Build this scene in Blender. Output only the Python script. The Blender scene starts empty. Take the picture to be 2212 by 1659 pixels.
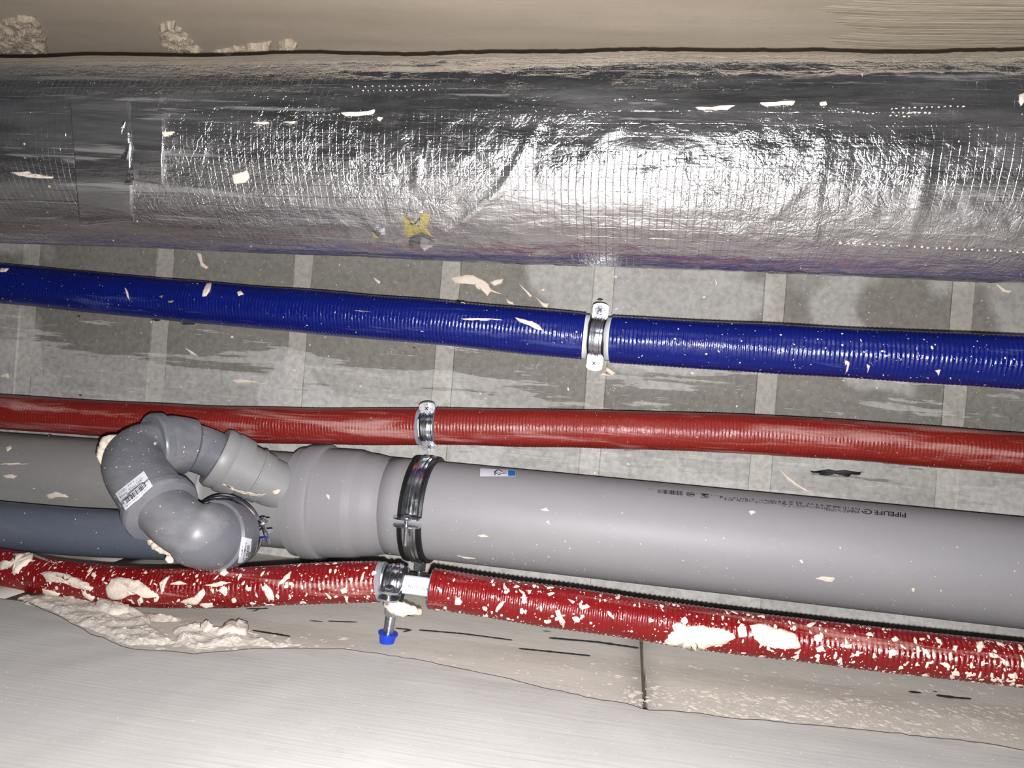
import bpy, bmesh, math, random
from mathutils import Vector, Matrix, noise
from mathutils.bvhtree import BVHTree

PI = math.pi
random.seed(7)
S = bpy.context.scene
COL = S.collection

# ------------------------------------------------------------------ camera
FPX, CX, CY = 1671.0, 1106.0, 829.5
CAM = Vector((0.0, 0.0, 1.70))
_ex = Vector((11106.0, 879.0, -1671.0)).normalized()      # pipe direction, seen from the lens (right, down, ahead)
_ez = Vector((0.15, 0.0057, 1.0)); _ez = (_ez - _ex * _ez.dot(_ex)).normalized()   # straight up
_ey = _ez.cross(_ex).normalized()                          # towards the near plastered wall
def W(c):
    c = Vector(c); return Vector((_ex.dot(c), _ey.dot(c), _ez.dot(c)))
_r, _u, _b = W((1, 0, 0)), W((0, -1, 0)), W((0, 0, -1))
cd = bpy.data.cameras.new('camera'); cam = bpy.data.objects.new('camera', cd); COL.objects.link(cam)
cam.matrix_world = Matrix(((_r.x, _u.x, _b.x, CAM.x), (_r.y, _u.y, _b.y, CAM.y), (_r.z, _u.z, _b.z, CAM.z), (0, 0, 0, 1)))
cd.sensor_fit = 'HORIZONTAL'; cd.sensor_width = 36.0; cd.lens = 36.0 * FPX / 2212.0
cd.clip_start = 0.01; cd.clip_end = 50
S.camera = cam

# ------------------------------------------------------------------ world, flash, exposure
w = bpy.data.worlds.new('world'); S.world = w; w.use_nodes = True
w.node_tree.nodes['Background'].inputs[0].default_value = (0.75, 0.8, 0.9, 1)
w.node_tree.nodes['Background'].inputs[1].default_value = 0.035
fl = bpy.data.lights.new('phone_flash', 'AREA'); fl.shape = 'DISK'; fl.size = 0.007; fl.energy = 12.5
fl.color = (1.0, 0.985, 0.99)
flo = bpy.data.objects.new('phone_flash', fl); COL.objects.link(flo)
flo.matrix_world = cam.matrix_world.copy()
flo.location = CAM + W((0.006, 0.019, 0.0))
S.view_settings.view_transform = 'Standard'; S.view_settings.look = 'None'
S.view_settings.exposure = 0.0; S.view_settings.gamma = 1.0; S.view_settings.use_curve_mapping = False

# ------------------------------------------------------------------ helpers
HC = 0.92                                  # ceiling above the lens
ZC = CAM.z + HC
def ray(px, py): return W(((px - CX) / FPX, (py - CY) / FPX, 1.0))
def pt(px, py, h):
    d = ray(px, py); return CAM + d * (h / d.z)
def pw(px, py, y):
    d = ray(px, py); return CAM + d * (y / d.y)
YW = pt(838, 1388, 0.672).y                # near wall plane, where the plug sits
YB = pt(1106, 150, 0.92).y                # far wall plane, behind the duct

WL = {}
def root(name, loc, label, cat, group=None):
    o = bpy.data.objects.new(name, None); COL.objects.link(o); o.location = loc; o.empty_display_size = .02
    o['label'] = label; o['category'] = cat
    if group: o['group'] = group
    WL[o.name] = Vector(loc); return o
def wl(o): return WL[o.name] if o else Vector((0, 0, 0))
LASTV = None
def mk(name, V, F, mat, parent=None, smooth=True, uv=None, kind=None, mats=None, mi=None, origin=None, sharp=None):
    off = wl(parent) if parent else Vector(origin or (0, 0, 0))
    me = bpy.data.meshes.new(name)
    me.from_pydata([tuple(Vector(v) - off) for v in V], [], F)
    me.validate(); me.update()
    for m in (mats or [mat]): me.materials.append(m)
    if mi: me.polygons.foreach_set('material_index', mi)
    if smooth: me.polygons.foreach_set('use_smooth', [True] * len(me.polygons))
    if sharp: me.set_sharp_from_angle(angle=math.radians(sharp))
    if uv:
        l = me.uv_layers.new(name='uv'); idx = [0] * len(me.loops); me.loops.foreach_get('vertex_index', idx)
        fl_ = []
        for i in idx: fl_ += uv[i]
        l.data.foreach_set('uv', fl_)
    o = bpy.data.objects.new(name, me); COL.objects.link(o)
    if parent: o.parent = parent
    else: o.location = off
    WL[o.name] = off.copy()
    if kind: o['kind'] = kind
    return o
def bvh(*vf):
    V, F = [], []
    for v, f in vf:
        b = len(V); V += [Vector(x) for x in v]; F += [[i + b for i in q] for q in f]
    return BVHTree.FromPolygons(V, F)

def resample(pts, step, extra=()):
    pts = [Vector(p) for p in pts]; cum = [0.0]
    for a, b in zip(pts, pts[1:]): cum.append(cum[-1] + (b - a).length)
    L = cum[-1]; n = max(1, int(round(L / step)))
    ss = sorted(set([L * i / n for i in range(n + 1)] + [s for s in extra if 0 <= s <= L]))
    out = []; j = 0
    for s in ss:
        while j < len(cum) - 2 and cum[j + 1] < s: j += 1
        t = (s - cum[j]) / max(1e-12, cum[j + 1] - cum[j]); out.append(pts[j].lerp(pts[j + 1], min(1, max(0, t))))
    return ss, out
def spline(ctrl, n=14):
    c = [Vector(p) for p in ctrl]; c = [c[0] * 2 - c[1]] + c + [c[-1] * 2 - c[-2]]; out = []
    for i in range(1, len(c) - 2):
        for k in range(n):
            t = k / n; a, b, d, e = c[i - 1:i + 3]
            out.append(.5 * ((2 * b) + (d - a) * t + (2 * a - 5 * b + 4 * d - e) * t * t + (3 * b - a - 3 * d + e) * t ** 3))
    out.append(c[-2]); return out
def fillet(pts, t):
    pts = [Vector(p) for p in pts]; out = [pts[0]]
    for i in range(1, len(pts) - 1):
        a, b, c = pts[i - 1:i + 2]
        p0 = b + (a - b).normalized() * t; p2 = b + (c - b).normalized() * t
        for k in range(15):
            u = k / 14; out.append((1 - u) ** 2 * p0 + 2 * u * (1 - u) * b + u * u * p2)
    out.append(pts[-1]); return out
class Tube:
    """surface swept along a path; radius may depend on arc length and angle (angle 0 faces down)"""
    def __init__(s, pts, step, rad, seg=48, breaks=(), caps=True):
        s.ss, s.P = resample(pts, step, breaks); n = len(s.P); s.rad = rad
        s.T = [(s.P[min(i + 1, n - 1)] - s.P[max(i - 1, 0)]).normalized() for i in range(n)]
        d = Vector((0, 0, -1)); 
        if abs(d.dot(s.T[0])) > .9: d = Vector((0, 1, 0))
        s.D = []
        for t in s.T:
            d = (d - t * d.dot(t)).normalized(); s.D.append(d)
        s.V, s.F, s.uv = [], [], []
        for i in range(n):
            e = s.T[i].cross(s.D[i])
            for j in range(seg + 1):
                th = -PI + 2 * PI * j / seg; r = rad(s.ss[i], th)
                s.V.append(s.P[i] + (s.D[i] * math.cos(th) + e * math.sin(th)) * r); s.uv.append([s.ss[i], th * .05])
        m = seg + 1
        for i in range(n - 1):
            for j in range(seg): s.F.append((i * m + j, (i + 1) * m + j, (i + 1) * m + j + 1, i * m + j + 1))
        if caps:
            s.F.append(tuple(range(seg))); s.F.append(tuple(reversed(range((n - 1) * m, (n - 1) * m + seg))))
    def at(s, q, th, r=None):
        n = len(s.ss); lo, hi = 0, n - 1
        while hi - lo > 1:
            k = (lo + hi) // 2
            if s.ss[k] <= q: lo = k
            else: hi = k
        t = min(1, max(0, (q - s.ss[lo]) / max(1e-9, s.ss[hi] - s.ss[lo])))
        P = s.P[lo].lerp(s.P[hi], t); d = s.D[lo]; e = s.T[lo].cross(d); rr = s.rad(q, th) if r is None else r
        nrm = d * math.cos(th) + e * math.sin(th); tan = -d * math.sin(th) + e * math.cos(th)
        return P + nrm * rr, nrm, s.T[lo], tan
def steps(tab):
    """piecewise radius table (s, r); returns function and break points"""
    def f(s, th=0):
        if s <= tab[0][0]: return tab[0][1]
        for (a, ra), (b, rb) in zip(tab, tab[1:]):
            if s <= b: return ra + (rb - ra) * (s - a) / max(1e-9, b - a)
        return tab[-1][1]
    br = []
    for a, _ in tab: br += [a]
    return f, br
def box(c, ax, ay, az):
    c = Vector(c); V = [c + ax * i + ay * j + az * k for k in (-1, 1) for j in (-1, 1) for i in (-1, 1)]
    return V, [(0, 2, 3, 1), (4, 5, 7, 6), (0, 1, 5, 4), (2, 6, 7, 3), (0, 4, 6, 2), (1, 3, 7, 5)]
def cyl(a, b, r, seg=20, r2=None, hexn=None):
    a, b = Vector(a), Vector(b); t = (b - a).normalized(); d = t.orthogonal().normalized(); e = t.cross(d); r2 = r if r2 is None else r2
    n = hexn or seg; V = []
    for p, q in ((a, r), (b, r2)):
        for k in range(n): V.append(p + (d * math.cos(2 * PI * k / n) + e * math.sin(2 * PI * k / n)) * q)
    F = [(k, (k + 1) % n, n + (k + 1) % n, n + k) for k in range(n)] + [tuple(reversed(range(n))), tuple(range(n, 2 * n))]
    return V, F
def join(*vf):
    V, F = [], []
    for v, f in vf:
        b = len(V); V += list(v); F += [tuple(i + b for i in q) for q in f]
    return V, F
def fbm(x, y, z=0.0, o=3):
    return noise.fractal(Vector((x, y, z)), 1.0, 2.0, o)

# ------------------------------------------------------------------ materials
def srgb(r, g, b):
    f = lambda c: (c / 255 / 12.92) if c / 255 <= .04045 else ((c / 255 + .055) / 1.055) ** 2.4
    return (f(r), f(g), f(b), 1)
class M:
    def __init__(s, name):
        s.m = bpy.data.materials.new(name); s.m.use_nodes = True; s.nt = s.m.node_tree
        s.p = s.nt.nodes['Principled BSDF']; s.tc = s.nt.nodes.new('ShaderNodeTexCoord')
    def n(s, t, **k):
        x = s.nt.nodes.new(t)
        for a, b in k.items(): setattr(x, a, b)
        return x
    def l(s, a, b): s.nt.links.new(a, b)
    def map(s, scale=(1, 1, 1), src='Object', rot=(0, 0, 0)):
        x = s.n('ShaderNodeMapping'); x.inputs['Scale'].default_value = scale; x.inputs['Rotation'].default_value = rot; s.l(s.tc.outputs[src], x.inputs[0]); return x.outputs[0]
    def noise(s, scale, det=4, vec=None, rough=.55, dist=0):
        x = s.n('ShaderNodeTexNoise'); x.inputs['Scale'].default_value = scale; x.inputs['Detail'].default_value = det
        x.inputs['Roughness'].default_value = rough; x.inputs['Distortion'].default_value = dist
        s.l(vec or s.tc.outputs['Object'], x.inputs['Vector']); return x.outputs['Fac']
    def voro(s, scale, vec=None, feat='F1'):
        x = s.n('ShaderNodeTexVoronoi', feature=feat); x.inputs['Scale'].default_value = scale
        s.l(vec or s.tc.outputs['Object'], x.inputs['Vector']); return x.outputs['Distance']
    def ramp(s, fac, stops, interp='LINEAR'):
        x = s.n('ShaderNodeValToRGB'); x.color_ramp.interpolation = interp; e = x.color_ramp.elements
        while len(e) < len(stops): e.new(.5)
        for i, (p, c) in enumerate(stops): e[i].position = p; e[i].color = c if not isinstance(c, (int, float)) else (c, c, c, 1)
        s.l(fac, x.inputs[0]); return x.outputs[0]
    def mix(s, f, a, b, mode='MIX'):
        x = s.n('ShaderNodeMix', data_type='RGBA', blend_type=mode)
        for v, i in ((f, 0), (a, 6), (b, 7)):
            if hasattr(v, 'is_linked'): s.l(v, x.inputs[i])
            else: x.inputs[i].default_value = v
        return x.outputs[2]
    def math(s, op, a, b=None, clamp=False):
        x = s.n('ShaderNodeMath', operation=op, use_clamp=clamp)
        for v, i in ((a, 0), (b, 1)):
            if v is None: continue
            if hasattr(v, 'is_linked'): s.l(v, x.inputs[i])
            else: x.inputs[i].default_value = v
        return x.outputs[0]
    def bump(s, h, dist, strength=1.0, prev=None):
        x = s.n('ShaderNodeBump'); x.inputs['Distance'].default_value = dist; x.inputs['Strength'].default_value = strength
        s.l(h, x.inputs['Height'])
        if prev: s.l(prev, x.inputs['Normal'])
        return x.outputs[0]
    def set(s, **k):
        names = dict(col='Base Color', rough='Roughness', metal='Metallic', coat='Coat Weight', crough='Coat Roughness', normal='Normal', spec='Specular IOR Level', alpha='Alpha')
        for a, v in k.items():
            i = s.p.inputs[names[a]]
            if hasattr(v, 'is_linked'): s.l(v, i)
            else: i.default_value = v
        return s.m
def plain(name, c, rough=.5, metal=0, coat=0, var=.12, scale=60, bscale=None, bd=.0003, spec=.5):
    m = M(name); f = m.noise(scale, 4)
    c2 = tuple(x * (1 - var) for x in c[:3]) + (1,); c1 = tuple(min(1, x * (1 + var)) for x in c[:3]) + (1,)
    m.set(col=m.mix(f, c2, c1), rough=rough, metal=metal, coat=coat, spec=spec)
    if bscale: m.set(normal=m.bump(m.noise(bscale, 4), bd))
    return m.m

def mat_ceiling(name, base, light, warm):
    m = M(name); o = m.tc.outputs['Object']
    sx = m.n('ShaderNodeSeparateXYZ'); m.l(o, sx.inputs[0])
    big = m.noise(2.6, 5, m.map((1, 3.2, 1)), .62, .4)
    streak = m.noise(5, 6, m.map((1.0, 16, 1)), .68, .3)
    fine = m.noise(150, 4); speck = m.noise(420, 2)
    # laitance film: covers the slab from the middle of the span towards the near wall, patchy elsewhere
    t = m.math('MULTIPLY', sx.outputs['Y'], 3.2)
    t = m.math('ADD', t, m.math('MULTIPLY', m.math('SUBTRACT', big, .5), 1.7))
    t = m.math('ADD', t, m.math('MULTIPLY', m.math('SUBTRACT', streak, .5), 1.5))
    film = m.ramp(t, [(.0, 0), (.03, .6), (.3, .75), (.34, 1)])
    film = m.math('ADD', film, m.ramp(m.noise(1.3, 3, m.map((2.2, 2.2, 1))), [(.55, 0), (.57, .6)]), True)
    col = m.mix(film, base, light)
    col = m.mix(m.ramp(m.noise(7, 5, m.map((1, 2, 1)), .6), [(.35, 0), (.75, .5)]), col, warm)
    col = m.mix(m.ramp(fine, [(.3, .28), (.6, 0)]), col, (.03, .03, .028, 1))
    col = m.mix(m.ramp(speck, [(.66, 0), (.75, .55)]), col, srgb(200, 196, 188))
    nb = m.bump(m.math('ADD', fine, m.math('MULTIPLY', film, .6)), .0012, .7)
    return m.set(col=col, rough=.85, spec=.25, normal=nb)
MAT = {}
MAT['slab'] = mat_ceiling('cast_concrete', srgb(112, 109, 103), srgb(178, 176, 173), srgb(132, 127, 119))
MAT['joint'] = mat_ceiling('joint_mortar', srgb(150, 146, 139), srgb(180, 177, 172), srgb(160, 154, 146))
def mat_plaster(name, c1, c2, streak=True, bs=.0008, rough=.8, ang=0, spk=srgb(235, 230, 224)):
    m = M(name); big = m.noise(3.0, 5, m.map((1, 1, 2.2))); fine = m.noise(320, 3)
    st = m.noise(9, 5, m.map((.6, 1, 26), rot=(0, ang, 0)), .6)
    col = m.mix(m.ramp(big, [(.3, 0), (.7, 1)]), c1, c2)
    col = m.mix(m.ramp(fine, [(.7, 0), (.82, .6)]), col, spk)
    col = m.mix(m.ramp(m.noise(60, 3), [(.2, .25), (.4, 0)]), col, tuple(x * .7 for x in c1[:3]) + (1,))
    h = m.math('ADD', m.math('MULTIPLY', m.noise(40, 5), .6), m.math('MULTIPLY', st, 1.0 if streak else .2))
    return m.set(col=col, rough=rough, spec=.3, normal=m.bump(h, bs))
MAT['wall_low'] = mat_plaster('grey_skim_plaster', srgb(178, 175, 172), srgb(192, 188, 184), True, .00028, ang=.0)
MAT['block'] = mat_plaster('lime_block', srgb(186, 180, 170), srgb(200, 194, 184), False, .0012)
MAT['bed'] = mat_plaster('wall_bedding_mortar', srgb(84, 78, 70), srgb(100, 94, 85), False, .0012)
MAT['wall_far'] = mat_plaster('beige_plaster', srgb(188, 174, 156), srgb(202, 188, 170), False, .0006)
MAT['coat_far'] = mat_plaster('beige_combed_plaster', srgb(192, 179, 158), srgb(202, 189, 169), True, .0022, ang=.25)
def mat_splash(name, a, b):
    m = M(name); f = m.noise(90, 5)
    return m.set(col=m.mix(f, a, b), rough=.8, spec=.3, normal=m.bump(m.noise(260, 4), .0008))
MAT['splash'] = mat_splash('dried_plaster', srgb(196, 181, 167), srgb(222, 209, 196))
MAT['splash_wall'] = mat_splash('dried_wall_plaster', srgb(196, 186, 175), srgb(214, 206, 196))
MAT['splash_beige'] = mat_splash('beige_mortar_lump', srgb(182, 167, 148), srgb(198, 184, 165))
MAT['marker'] = plain('black_marker', srgb(32, 31, 33), .7, var=.3, scale=200)

def mat_foil(name, scrim=True, dull=.25, crink=1.0):
    m = M(name); uvn = m.tc.outputs['UV']; o = m.tc.outputs['Object']
    prev = None
    # fine creases and stretched pulls in the film
    a = m.voro(55, m.map((1, 1.5, 1.5)), 'DISTANCE_TO_EDGE')
    cre = m.math('MINIMUM', a, .12)
    b = m.noise(38, 5, m.map((.8, 2.2, 2.2)), .62, .6)
    c = m.noise(130, 3, m.map((.25, 1.6, 1.6)), .6)
    h = m.math('ADD', m.math('MULTIPLY', cre, .9 * crink), m.math('ADD', m.math('MULTIPLY', b, 1.1 * crink), m.math('MULTIPLY', c, .5)))
    prev = m.bump(h, .0011)
    # dense small crinkles, gathered in patches
    w1 = m.math('ABSOLUTE', m.math('SUBTRACT', m.noise(95, 3, m.map((1, 1.3, 1.3), rot=(.3, 0, .5)), .6, 1.2), .5))
    w2 = m.math('ABSOLUTE', m.math('SUBTRACT', m.noise(48, 2, m.map((1.2, 1, 1), rot=(0, .4, -.6)), .55, 1.6), .5))
    patch = m.ramp(m.noise(5, 3, m.map((1, 1.6, 1.6))), [(.42, .05), (.64, 1)])
    cr2 = m.math('MULTIPLY', m.math('ADD', m.math('MINIMUM', w1, .09), m.math('MULTIPLY', m.math('MINIMUM', w2, .08), 1.8)), patch)
    prev = m.bump(cr2, .0021 * crink, 1.0, prev)
    if scrim:
        sp = m.n('ShaderNodeSeparateXYZ'); m.l(uvn, sp.inputs[0])
        wob = m.math('MULTIPLY', m.math('SUBTRACT', m.noise(14, 2), .5), .004)
        def lines(src, pitch, wd):
            q = m.math('FRACT', m.math('DIVIDE', m.math('ADD', src, wob), pitch))
            q = m.math('ABSOLUTE', m.math('SUBTRACT', q, .5))
            return m.math('SUBTRACT', 1, m.math('DIVIDE', q, wd, True), True)
        g = m.math('MAXIMUM', lines(sp.outputs[0], .0062, .07), lines(sp.outputs[1], .0110, .04))
        g = m.math('MULTIPLY', g, m.ramp(m.noise(9, 3), [(.35, .25), (.6, 1)]))
        prev = m.bump(g, .00026, .8, prev)
    dust = m.noise(6, 6, m.map((.5, 5, 5)), .7, .5)
    dfac = m.ramp(dust, [(.42, dull * .35), (.72, min(1, dull * 2.2))])
    scr = m.math('MAXIMUM', m.ramp(m.noise(16, 4, m.map((.22, 6, 6)), .7), [(.58, 0), (.66, .6)]), m.ramp(m.noise(30, 5, m.map((.35, 2.5, 2.5)), .75, .8), [(.60, 0), (.68, .5)]))
    dfac = m.math('MAXIMUM', dfac, m.math('MULTIPLY', scr, .8))
    m.set(col=m.mix(m.noise(12, 3), (.80, .81, .83, 1), (.90, .90, .91, 1)), metal=1.0, rough=m.ramp(m.noise(30, 4), [(.3, .12), (.8, .26)]), normal=prev)
    d = m.n('ShaderNodeBsdfPrincipled'); d.inputs['Base Color'].default_value = srgb(150, 147, 146); d.inputs['Roughness'].default_value = .6
    m.l(prev, d.inputs['Normal'])
    ms = m.n('ShaderNodeMixShader'); m.l(dfac, ms.inputs[0]); m.l(m.p.outputs[0], ms.inputs[1]); m.l(d.outputs[0], ms.inputs[2])
    m.l(ms.outputs[0], m.nt.nodes['Material Output'].inputs[0])
    return m.m
MAT['foil'] = mat_foil('reinforced_foil', True, .14, 1.0)
MAT['tape'] = mat_foil('smooth_foil_tape', False, .20, .22)
MAT['flap'] = mat_foil('torn_foil', False, .05, 1.0)
MAT['wool'] = plain('yellow_mineral_wool', srgb(138, 128, 80), .95, var=.45, scale=260, bscale=500, bd=.002)

def mat_sleeve(name, c1, c2, dust, damt, rough):
    m = M(name)
    col = m.mix(m.noise(25, 4), c1, c2)
    d = m.noise(9, 6, m.map((.5, 6, 6)), .68, .4)
    fd = m.ramp(d, [(.64 - .16 * damt, 0), (.72 - .1 * damt, damt)])
    spk = m.ramp(m.noise(330, 2), [(.70, 0), (.76, damt)])
    f = m.math('MAXIMUM', fd, spk)
    col = m.mix(f, col, dust)
    nb = m.bump(m.math('ADD', m.noise(220, 4, m.map((1.6, .5, .5))), m.math('MULTIPLY', m.noise(70, 4), 1.0)), .0009, .8)
    return m.set(col=col, rough=m.math('ADD', rough, m.math('MULTIPLY', f, .4)), spec=.5, normal=nb)
MAT['blue'] = mat_sleeve('blue_insulation_film', srgb(6, 17, 86), srgb(9, 24, 104), srgb(96, 106, 150), .3, .24)
MAT['red_up'] = mat_sleeve('dusty_red_insulation_film', srgb(106, 23, 18), srgb(124, 31, 24), srgb(164, 120, 114), .75, .36)
MAT['red_low'] = mat_sleeve('red_insulation_film', srgb(98, 11, 14), srgb(116, 17, 19), srgb(190, 150, 140), .40, .28)
MAT['foam'] = plain('grey_foam_end', srgb(122, 121, 128), .9, var=.15, scale=300, bscale=600, bd=.0008)
MAT['white_pipe'] = plain('white_pipe_plastic', srgb(214, 216, 226), .35, var=.03)
MAT['white_foam'] = plain('white_foam', srgb(200, 202, 208), .6, var=.06)
def mat_pvc(name, c, rough=.38, dirt=.35):
    m = M(name)
    f = m.ramp(m.noise(5, 6, m.map((.7, 2, 2)), .7), [(.5, 0), (.85, dirt)])
    s = m.ramp(m.noise(240, 3), [(.72, 0), (.78, .5)])
    col = m.mix(f, c, srgb(176, 172, 166)); col = m.mix(s, col, srgb(206, 200, 194))
    return m.set(col=col, rough=m.math('ADD', rough, m.math('MULTIPLY', f, .3)), spec=.45, normal=m.bump(m.noise(60, 3), .0002))
MAT['pvc'] = mat_pvc('grey_pipe_plastic', srgb(134, 132, 135), .54, .2)
MAT['pvc_left'] = mat_pvc('dusty_grey_pipe_plastic', srgb(128, 126, 124), .5, .4)
MAT['pvc_wye'] = mat_pvc('light_grey_fitting_plastic', srgb(134, 133, 133), .44, .3)
MAT['pvc_elbow'] = mat_pvc('dark_grey_elbow_plastic', srgb(100, 101, 108), .34, .55)
MAT['pvc_dark'] = mat_pvc('slate_grey_pipe_plastic', srgb(84, 90, 102), .4, .25)
def mat_zinc(name, c, rough):
    m = M(name); f = m.noise(120, 4)
    return m.set(col=m.mix(f, tuple(x * .8 for x in c[:3]) + (1,), c), metal=1.0, rough=m.ramp(m.noise(60, 4), [(.3, rough * .7), (.8, rough * 1.5)]), normal=m.bump(m.noise(300, 3), .0002))
MAT['zinc'] = mat_zinc('zinc_plated_steel', (.74, .77, .82, 1), .22)
MAT['zinc_bright'] = mat_zinc('bright_zinc_plate', (.85, .87, .9, 1), .34)
MAT['rubber'] = plain('black_rubber', srgb(20, 20, 21), .45, var=.3, bscale=250, bd=.0004)
MAT['plug'] = plain('blue_nylon', srgb(18, 56, 170), .4, var=.2)
MAT['paper'] = plain('white_label_paper', srgb(208, 208, 216), .5, var=.03)
MAT['ink'] = plain('black_ink', srgb(24, 22, 28), .6, var=.1)
MAT['grey_ink'] = plain('grey_ink', srgb(66, 62, 68), .6, var=.1)
MAT['purple_ink'] = plain('purple_ink', srgb(42, 30, 78), .6, var=.1)
MAT['sticker_blue'] = plain('blue_label_ink', srgb(28, 104, 176), .45, var=.04)
MAT['floor'] = plain('dusty_concrete_floor', srgb(120, 116, 110), .9, var=.2, scale=8)

# ------------------------------------------------------------------ splashes, flecks, prints
def facing(loc, nrm):
    return nrm if nrm.dot(CAM - loc) >= 0 else -nrm
def hit(tree, px, py):
    d = ray(px, py).normalized(); loc, n, i, dd = tree.ray_cast(CAM, d, 6.0)
    if loc is None:
        # slide to the nearest point of the surface
        best = tree.find_nearest(CAM + d * .78); loc, n = best[0], best[1]
        return loc, facing(loc, n), False
    return loc, facing(loc, n), True
def blob(cx, cy, rx, ry, ang=0, seed=0, rough=.3, n=18):
    rd = random.Random(seed); ca, sa = math.cos(math.radians(ang)), math.sin(math.radians(ang)); out = []
    ph = rd.uniform(0, 50)
    for k in range(n):
        t = 2 * PI * k / n; q = 1 + rough * 1.6 * noise.noise(Vector((math.cos(t) * 1.6 + ph, math.sin(t) * 1.6, seed * .37))) + rd.uniform(-rough, rough) * .5
        x, y = math.cos(t) * rx * q, math.sin(t) * ry * q
        out.append((cx + x * ca - y * sa, cy + x * sa + y * ca))
    return out
def splash(parent, tree, outline, h=.0016, mat='splash', name='plaster_splash', seed=0, rings=(1.0, .88, .62, .3), jag=.08, lump=.5, label=None, kind=None):
    rd = random.Random(seed + len(outline)); pts = []
    n = len(outline); sub = 3 if n < 14 else 2
    cx = sum(p[0] for p in outline) / n; cy = sum(p[1] for p in outline) / n
    size = sum(math.hypot(p[0] - cx, p[1] - cy) for p in outline) / n
    for a, b in zip(outline, outline[1:] + outline[:1]):
        for k in range(sub):
            t = k / sub; j = 0 if k == 0 else size * jag
            pts.append((a[0] + (b[0] - a[0]) * t + rd.uniform(-j, j), a[1] + (b[1] - a[1]) * t + rd.uniform(-j, j)))
    m = len(pts); V, F = [], []
    for ri, q in enumerate(rings):
        hh = -.0004 if ri == 0 else h * (.75 if ri == 1 else 1.0)
        for (x, y) in pts:
            X, Y = cx + (x - cx) * q, cy + (y - cy) * q
            loc, nn, ok = hit(tree, X, Y)
            k = hh if ri == 0 else hh * (1 + lump * noise.noise(Vector((X * .09, Y * .09, seed))) + lump * .6 * noise.noise(Vector((X * .3, Y * .3, seed))))
            V.append(loc + nn * k)
    loc, nn, ok = hit(tree, cx, cy); V.append(loc + nn * h)
    for r in range(len(rings) - 1):
        for k in range(m): F.append((r * m + k, r * m + (k + 1) % m, (r + 1) * m + (k + 1) % m, (r + 1) * m + k))
    b = (len(rings) - 1) * m
    for k in range(m): F.append((b + k, b + (k + 1) % m, len(V) - 1))
    o = mk(name, V, F, MAT[mat], parent, True, kind=kind)
    if label: o['label'] = label
    return o
def flecks(parent, name, placer, n, smin, smax, mat='splash', seed=1, h=.25, label=None):
    """n small dried droplets; placer(rd) -> (point, normal, tangent, tangent) or None"""
    rd = random.Random(seed); V, F = [], []
    for _ in range(n):
        q = placer(rd)
        if not q: continue
        p, nn, t1, t2 = q; a = rd.uniform(0, PI); u = t1 * math.cos(a) + t2 * math.sin(a); v = nn.cross(u)
        s = smin * (smax / smin) ** (rd.random() ** 2.2); el = rd.choice((1, 1.2, 1.6, 2.6)); k = 7; b = len(V)
        for j in range(k):
            t = 2 * PI * j / k; r = s * rd.uniform(.65, 1.25)
            V.append(p + u * math.cos(t) * r * el ** .5 + v * math.sin(t) * r / el ** .5 - nn * .0002)
        V.append(p + nn * max(.0003, s * h))
        for j in range(k): F.append((b + j, b + (j + 1) % k, b + k))
    o = mk(name, V, F, MAT[mat], parent, True, kind='stuff')
    if label: o['label'] = label
    return o
def on_tube(T, s0, s1, th0, th1, dens=None):
    def f(rd):
        s = rd.uniform(s0, s1); th = rd.uniform(th0, th1)
        if dens and rd.random() > dens(s, th): return None
        p, n, a, b = T.at(s, th); return p, n, a, b
    return f
def wrap2d(parent, tree, quad, shapes, mat, name, off=.0003, kind=None, thick=0):
    """shapes: list of polygons in unit coords of the pixel quad (TL, TR, BR, BL); laid on the surface"""
    V, F = [], []; TL, TR, BR, BL = quad
    for poly in shapes:
        b = len(V)
        for (u, v) in poly:
            x = (TL[0] * (1 - u) + TR[0] * u) * (1 - v) + (BL[0] * (1 - u) + BR[0] * u) * v
            y = (TL[1] * (1 - u) + TR[1] * u) * (1 - v) + (BL[1] * (1 - u) + BR[1] * u) * v
            loc, nn, ok = hit(tree, x, y); V.append(loc + nn * off)
        F.append(tuple(range(b, b + len(poly))))
    o = mk(name, V, F, MAT[mat], parent, False, kind=kind)
    return o
def gridpoly(nu=10, nv=10, rnd=.0):
    out = []
    for i in range(nu):
        for j in range(nv):
            u0, u1, v0, v1 = i / nu, (i + 1) / nu, j / nv, (j + 1) / nv
            out.append([(u0, v0), (u1, v0), (u1, v1), (u0, v1)])
    return out
def text_polys(txt, u0, u1, v0, v1, bold=0.0):
    """the lettering as polygons in unit coords"""
    cu = bpy.data.curves.new('t', 'FONT'); cu.body = txt; cu.resolution_u = 2; cu.offset = bold
    ob = bpy.data.objects.new('t', cu); COL.objects.link(ob)
    bpy.context.view_layer.update()
    me = bpy.data.meshes.new_from_object(ob.evaluated_get(bpy.context.evaluated_depsgraph_get()))
    xs = [v.co.x for v in me.vertices]; ys = [v.co.y for v in me.vertices]
    ax, bx, ay, by = min(xs), max(xs), min(ys), max(ys)
    P = [[(u0 + (u1 - u0) * (me.vertices[i].co.x - ax) / (bx - ax), v1 + (v0 - v1) * (me.vertices[i].co.y - ay) / max(1e-6, by - ay)) for i in p.vertices] for p in me.polygons]
    bpy.data.objects.remove(ob); bpy.data.curves.remove(cu); bpy.data.meshes.remove(me)
    return P
def rect(u0, u1, v0, v1): return [(u0, v0), (u1, v0), (u1, v1), (u0, v1)]
def barcode(u0, u1, v0, v1, n=26, seed=3):
    rd = random.Random(seed); out = []; x = u0; st = (u1 - u0) / n
    while x < u1:
        wd = st * rd.choice((.3, .3, .55, .8)); out.append(rect(x, min(u1, x + wd), v0, v1)); x += wd + st * rd.choice((.25, .4, .6))
    return out
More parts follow.
